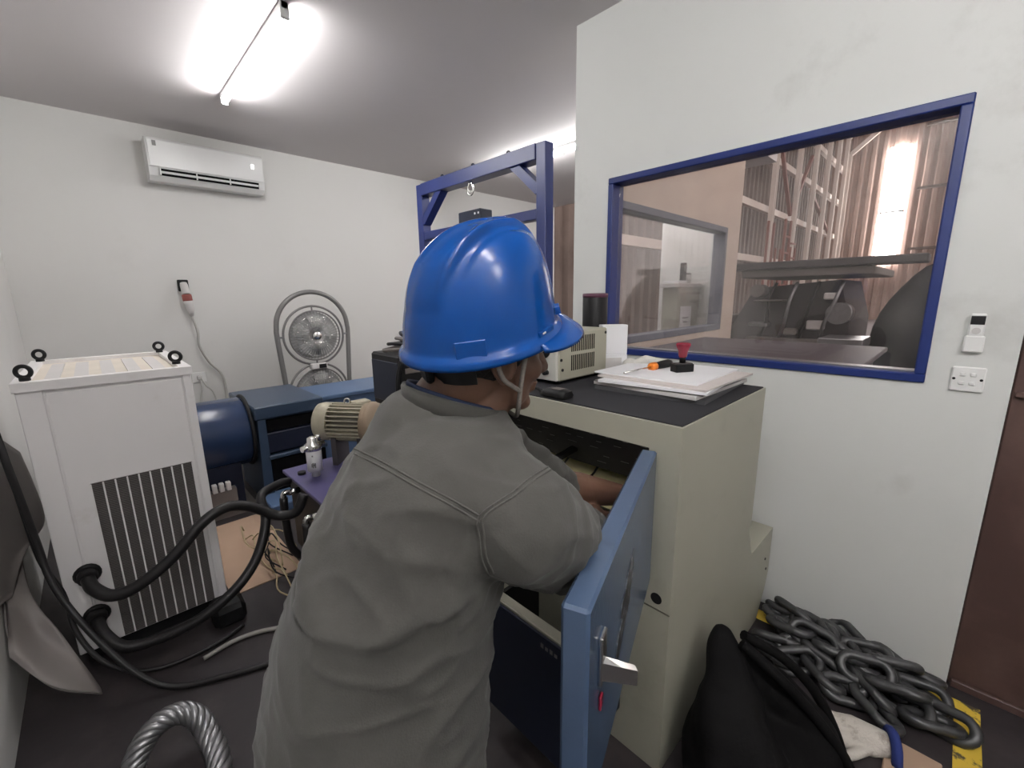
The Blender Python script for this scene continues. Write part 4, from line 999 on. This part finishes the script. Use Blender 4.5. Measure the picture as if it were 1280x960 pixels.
bp = [torso(0.045, 2), limb([hip-PL*0.10,KR,FR],[0.085,0.058,0.042]), limb([hip+PL*0.10,KL,FL_],[0.085,0.058,0.042]),
      limb([V((0.42,0.64,1.27)),V((0.452,0.622,1.33)),hd(-0.035,0,-0.055)],[0.075,0.062,0.060],20), limb([V((0.47,0.60,1.29)),hd(0.02,0,-0.075)],[0.055,0.050],20),
      limb([RS,RE,RWr],[0.058,0.046,0.028]), limb([LS,LE,LWr],[0.058,0.044,0.028]), limb([V((0.44,0.62,1.25)),RS],[0.07,0.058]), limb([V((0.44,0.62,1.25)),LS],[0.07,0.058]),
      limb([RE,RE.lerp(RWr,0.35),RWr],[0.046,0.046,0.028]), limb([LE,LE.lerp(LWr,0.4),LWr],[0.048,0.047,0.032]),
      ell(hd(-0.012,0,0.035),(0.098,0.078,0.102),HM), ell(hd(0.030,0,-0.025),(0.068,0.065,0.090),HM), ell(hd(0.030,0,-0.080),(0.056,0.055,0.040),HM), ell(hd(0.074,0,-0.104),(0.022,0.026,0.018),HM),
      limb([hd(0.094,0,0.004),hd(0.106,0,-0.018),hd(0.114,0,-0.036)],[0.009,0.011,0.0145],12), ell(hd(0.104,0.013,-0.040),(0.012,0.009,0.009),HM), ell(hd(0.104,-0.013,-0.040),(0.012,0.009,0.009),HM),
      ell(hd(0.093,0,-0.064),(0.012,0.024,0.007),HM), ell(hd(0.091,0,-0.077),(0.012,0.021,0.008),HM)]
for s_ in (-1, 1):
    bp += [ell(hd(0.086,0.030*s_,0.022),(0.013,0.026,0.009),HM), ell(hd(0.062,0.042*s_,-0.032),(0.026,0.024,0.026),HM)]
    ec = hd(-0.006,0.081*s_,-0.016)
    em = HM.to_4x4() @ Matrix.Rotation(math.radians(-12), 4, 'Y') @ Matrix.Rotation(math.radians(18*s_), 4, 'Z')
    def earfn(mb, ec=ec, em=em, s_=s_):
        mb.tube([ec+em.to_3x3() @ V((0.017*math.cos(a)-0.002,0.004*s_+0.004*s_*math.sin(a),0.029*math.sin(a)+(0.004 if math.sin(a) > 0 else 0))) for a in [2*PI*k/16 for k in range(16)]], 0.0062, 8, closed=True)
        mb.sphere(ec-HLv*0.004*s_, (0.018,0.006,0.028), em, 14, 8)
        mb.sphere(ec-HUv*0.030, (0.009,0.006,0.010), em, 10, 8)
    bp.append(earfn)
bp += handparts(RWr, V((0.80,0.42,-0.45)), PU, -1, 0.55)
bp += handparts(LWr, V((0.92,0.05,-0.30)), PU, 1, 0.4)
skin_blob(bp, 'body', SKIN, person, 0.0046, 3)
for s_ in (-1, 1):
    ew = MB().sphere(hd(0.083,0.032*s_,0.002), (0.0115,0.013,0.0075), HM.to_4x4(), 14, 10).build('eye', PAPER, person)
    MB().sphere(hd(0.0915,0.033*s_,0.001), (0.004,0.0055,0.0055), HM.to_4x4(), 10, 8).build('iris', HAIR, ew)
    MB().tube([hd(0.096,0.016*s_,0.028),hd(0.097,0.032*s_,0.034),hd(0.085,0.05*s_,0.030)], 0.0035, 6, sub=4).build('eyebrow', HAIR, person)
MB().sphere(hd(-0.024,0,0.030), (0.0965,0.0825,0.112), HM.to_4x4(), 28, 20).build('hair', HAIR, person)
for s_ in (-1, 1): MB().sphere(hd(0.022,0.071*s_,0.005), (0.012,0.007,0.030), HM.to_4x4(), 10, 8).build('sideburn', HAIR, person)
# shirt
CREASE_PTS = [(0.186, 0.693, 1.121), (0.184, 0.67, 1.089), (0.186, 0.645, 1.055), (0.207, 0.584, 1.039), (0.243, 0.529, 1.041), (0.293, 0.487, 1.063)]
CREASE = spline([V(q_) for q_ in CREASE_PTS], 8)
CREASE2 = []
def shirt_disp(p, n):
    d = 0.0
    q = V((p.x*5, p.y*5, p.z*9)); d += 0.006*noise.noise(q)
    q = V((p.x*3+p.z*7, p.y*4-p.z*3, p.z*5-p.x*4)); d += 0.007*(1-abs(noise.noise(q*1.6)))**3-0.004
    # the crease where the shirt blouses over the hip
    best = 9.0; du = 0.0
    for c in CREASE:
        v_ = p-c
        if v_.length < best: best = v_.length; du = v_.z
    if best < 0.09:
        d += -0.017*math.exp(-(best/0.013)**2)+(0.013*math.exp(-((best-0.030)/0.020)**2) if du > 0 else 0.004*math.exp(-((best-0.03)/0.02)**2))
    q = V((p.x*9+p.z*5, p.y*9+p.z*7, p.z*14-p.y*6)); d += 0.0045*(1-abs(noise.noise(q*0.9)))**6
    # creases on the sleeves
    t_ = (p-RS).dot((RE-RS).normalized())/(RE-RS).length
    if -0.3 < t_ < 1.6 and (p-RS-(RE-RS)*max(0,min(1.4,t_))).length < 0.14 and p.y < 0.58:
        k = 0.5+0.5*math.sin(t_*21+4*noise.noise(p*9)+n.z*2.0)
        d += 0.008*(k**3)*min(1, max(0, t_+0.25)*1.5)-0.002
    return d
RSl, LSl = RE+(RWr-RE)*0.38, LE+(LWr-LE)*0.10
sp = [torso(0.0, 0, 9), limb([V((0.41,0.54,1.22)),RS,RE,RSl],[0.080,0.092,0.080,0.066],24), limb([V((0.45,0.70,1.25)),LS,LE,LSl],[0.082,0.088,0.070,0.064],24),
      limb([V((0.425,0.635,1.265)),RS+V((-0.01,0.06,0.035))],[0.070,0.078],20), limb([V((0.415,0.645,1.27)),LS+V((-0.01,-0.03,0.02))],[0.082,0.080],20), limb([V((0.36,0.63,1.13)),V((0.405,0.645,1.25))],[0.14,0.095],20)]
shirt = skin_blob(sp, 'shirt', SHIRT, person, 0.0065, 10, shirt_disp)
bvh = BVHTree.FromPolygons([(WM[person.name] @ v.co)[:] for v in shirt.data.vertices], [tuple(p.vertices) for p in shirt.data.polygons])
def on_shirt(pts, off, sub=10):
    out = []
    for p in spline([V(q) for q in pts], sub):
        e0 = V((0.0,0.0,1.5)); loc, nr, _, _ = bvh.ray_cast(e0, (p-e0).normalized())
        if loc is None: continue
        out.append(loc+nr*off)
    return out
for off2 in (0.0, 0.010):
    MB().tube(on_shirt([(0.427+off2*0.6,0.372,1.266-off2*0.6),(0.397+off2*0.6,0.377,1.258-off2*0.6),(0.367+off2*0.6,0.382,1.245-off2*0.6),(0.326+off2,0.401,1.22-off2*0.4),(0.322+off2*0.8,0.398,1.19),(0.325+off2*0.8,0.398,1.158),(0.337+off2*0.8,0.398,1.128)], 0.0004), 0.0016, 6).build('sleeve_seam', SHIRTS, shirt)
for off2 in (0.0, 0.009):
    MB().tube(on_shirt([(0.326,0.401,1.220-off2),(0.31,0.44,1.235-off2),(0.292,0.498,1.250-off2),(0.279,0.57,1.262-off2),(0.268,0.638,1.268-off2)], 0.0004), 0.0016, 6).build('yoke_seam', SHIRTS, shirt)
# collar: a standing band around the neck, open at the throat
def band(c, a, b, nrm_tilt, h, th, a0, a1, m, name, parent, flare=1.08, front_drop=0.05):
    R = []
    for k in range(33):
        t_ = a0+(a1-a0)*k/32; dirv = PF*math.cos(t_)*a+PL*math.sin(t_)*b
        base = c+dirv+PU*(-front_drop*(0.5+0.5*math.cos(t_)))
        top = c+dirv*flare+PU*(h-front_drop*(0.5+0.5*math.cos(t_)))-PF*0.0
        nn_ = dirv.normalized()
        R.append([base-nn_*th/2, base+nn_*th/2, top+nn_*th/2, top+nn_*th*0.1+PU*th*0.6, top-nn_*th/2])
    return MB().loft(R, True).build(name, m, parent)
NC = V((0.455,0.618,1.318))
band(NC, 0.092, 0.083, 0, 0.034, 0.008, 0.35, 2*PI-0.35, SHIRT, 'collar', shirt, 1.0, 0.065)
band(NC+V((0,0,0.003)), 0.084, 0.075, 0, 0.036, 0.006, 0.30, 2*PI-0.30, NAVYC, 'collar_lining', shirt, 1.0, 0.065)
tr = skin_blob([torso(0.016, 1, 4), limb([hip-PL*0.095,KR,FR],[0.115,0.085,0.075]), limb([hip+PL*0.095,KL,FL_],[0.115,0.085,0.075])], 'trousers', TROUS, person, 0.009, 5)
for ft in (FR, FL_):
    skin_blob([limb([ft+V((0,0,0.02)),ft+V((0,0,-0.03)),ft+PF*0.05-PU*0.035,ft+PF*0.15-PU*0.05],[0.052,0.05,0.048,0.04]), lambda mb, ft=ft: mb.box((-0.06,-0.045,0.0),(0.20,0.045,0.03),Matrix.Translation((ft.x,ft.y,0)) @ Matrix.Rotation(math.atan2(PF.y,PF.x),4,'Z'),0.01)], 'boot', BLACK, person, 0.006, 3)

# ================================================================== HARD HAT
hc = V((0.498,0.583,1.432))
q = Quaternion(PF, math.radians(9)) @ Quaternion(PL, math.radians(-11))
# local x = forward, y = left, z = up
KM = Matrix.Translation(hc) @ Matrix((q @ PF, q @ PL, q @ PU)).transposed().to_4x4()
hat = thing('hard_hat', 'glossy blue hard hat worn by the man', 'hard hat', M=KM)
HA_F, HA_B, HB_, HH = 0.132, 0.142, 0.117, 0.182
def shell_pt(a, s, off=0.0):
    """a: angle round the head, s: 0 rim .. 1 crown"""
    ca, sa_ = math.cos(a), math.sin(a)
    rx = HA_F if ca > 0 else HA_B
    th = s*PI/2
    rr = math.cos(th)**0.70; z = HH*math.sin(th)**1.02
    x, y = rx*ca*rr, HB_*sa_*rr
    x += 0.032*math.sin(th)**2
    n = V((x/rx**2, y/HB_**2, z/HH**2*0.9)); n = n.normalized() if n.length > 1e-6 else V((0,0,1))
    w_ = 0.016+0.30*max(0.0, 0.085-x)
    fade = max(0.0, min(1.0, (z-0.075)/0.06))*max(0.0, min(1.0, (0.115-x)/0.05))
    e = abs(y)-w_
    d = fade*(0.0065*math.exp(-(e/0.0065)**2)-0.0035*math.exp(-((e-0.016)/0.009)**2)+0.0085/(1+math.exp(min(40, max(-40, e/0.003)))))
    d += 0.0035*math.exp(-((abs(y))/0.008)**2)*fade
    # flared gutter at the rim
    d += 0.0085/(1+math.exp(min(40, (s-0.048)/0.006)))+0.003*math.exp(-(s/0.09)**2)
    p = V((x, y, z))+n*(d+off)
    dip = -0.010*(1-s)**6*(0.5-0.5*math.cos(2*a))-0.008*(1-s)**6*max(0,-ca)
    p.z += dip
    return p
NA, NS = 160, 72
mb = MB(); R = []
for i in range(NS+1):
    s_ = (i/NS)*0.999
    R.append([shell_pt(2*PI*k/NA, s_) for k in range(NA)])
inner = [[shell_pt(2*PI*k/NA, (i/10)*0.995, -0.004 if i else -0.006) for k in range(NA)] for i in range(10, -1, -1)]
outer = R
vv = [p for r_ in outer for p in r_]+[p for r_ in inner for p in r_]; ff = []
for i in range(NS):
    for k in range(NA):
        a = i*NA+k; b = i*NA+(k+1) % NA; ff.append((a,b,b+NA,a+NA))
o2 = (NS+1)*NA
for i in range(10):
    for k in range(NA):
        a = o2+i*NA+k; b = o2+i*NA+(k+1) % NA; ff.append((a,b,b+NA,a+NA))
for k in range(NA):
    a = k; b = (k+1) % NA; c = o2+10*NA+k; d_ = o2+10*NA+(k+1) % NA
    ff.append((b,a,c,d_))
ff.append([NS*NA+k for k in range(NA)]); ff.append([o2+k for k in reversed(range(NA))])
mb.add(vv, ff, True)
local(hat)
shell = mb.build('shell', HELM, hat)
# brim: a peak at the front, tapering into the rim
bm = MB(); rings = []
for k in range(41):
    a = -1.25+2.5*k/40; w_ = math.cos(a/1.25*PI/2)**0.75
    p = shell_pt(a, 0.03); o_ = V((math.cos(a)*1.0, math.sin(a)*0.75, 0)).normalized()
    ext = 0.006+0.034*w_
    rings.append([p-o_*0.006+V((0,0,0.003)), p+o_*ext*0.5+V((0,0,-0.001-0.004*w_)), p+o_*ext+V((0,0,-0.006-0.016*w_)), p+o_*(ext+0.002)+V((0,0,-0.011-0.016*w_)), p+o_*ext*0.5+V((0,0,-0.006-0.004*w_)), p-o_*0.006+V((0,0,-0.003))])
bm.loft(rings, True).build('brim', HELM, hat)
# accessory slots, badge, headband, chin strap
def padat(a, s, w2, h2, t2, m, name):
    p = shell_pt(a, s); n = (shell_pt(a, s, 0.01)-p).normalized(); t_ = (shell_pt(a+0.05, s)-shell_pt(a-0.05, s)).normalized(); u_ = n.cross(t_)
    M_ = Matrix((t_, u_, n)).transposed().to_4x4(); M_.translation = p
    return MB().box((-w2,-h2,-0.002), (w2,h2,t2), M_, 0.0012).build(name, m, hat)
padat(-1.05, 0.075, 0.020, 0.0045, 0.0035, HELM, 'side_slot')
padat(1.05, 0.075, 0.020, 0.0045, 0.0035, HELM, 'side_slot')
padat(-1.12, 0.075, 0.005, 0.002, 0.0045, PAPERG, 'slot_glint')
padat(-2.05, 0.085, 0.024, 0.016, 0.0016, HELM, 'rear_pad')
padat(-0.48, 0.12, 0.011, 0.007, 0.008, HELM, 'lamp_bracket')
padat(-0.20, 0.33, 0.004, 0.012, 0.0009, PAPER, 'front_mark')
padat(-0.10, 0.33, 0.004, 0.012, 0.0009, PAPER, 'front_mark')
R = []
for k in range(31):
    a = PI-1.1+2.2*k/30; c = V((0.093*math.cos(a)-0.012, 0.088*math.sin(a), 0))
    nn_ = V((math.cos(a), math.sin(a), 0))
    R.append([c+V((0,0,0.0))-nn_*0.002, c+nn_*0.003, c+nn_*0.003+V((0,0,-0.050)), c-nn_*0.002+V((0,0,-0.050))])
MB().loft(R, False).build('headband', BLACK, hat)
padk = MB().box((-0.122,-0.022,-0.052),(-0.107,0.022,-0.018),None,0.004).build('ratchet_knob', BLACK, hat)
WM[hat.name] = KM
def cs(pts, name):
    MB().tube([hd(*p) for p in pts], 0.0042, 8, sub=6).build(name, STRAPG, hat)
cs([(0.030,-0.088,0.02),(0.028,-0.086,-0.02),(0.030,-0.080,-0.06),(0.040,-0.062,-0.105),(0.055,-0.03,-0.125),(0.058,0.0,-0.128),(0.055,0.03,-0.125),(0.040,0.062,-0.105),(0.030,0.080,-0.06),(0.028,0.086,-0.02),(0.030,0.088,0.02)], 'chin_strap')
cs([(-0.035,-0.090,0.02),(-0.015,-0.093,-0.035),(0.012,-0.086,-0.055),(0.032,-0.078,-0.065)], 'strap_branch')
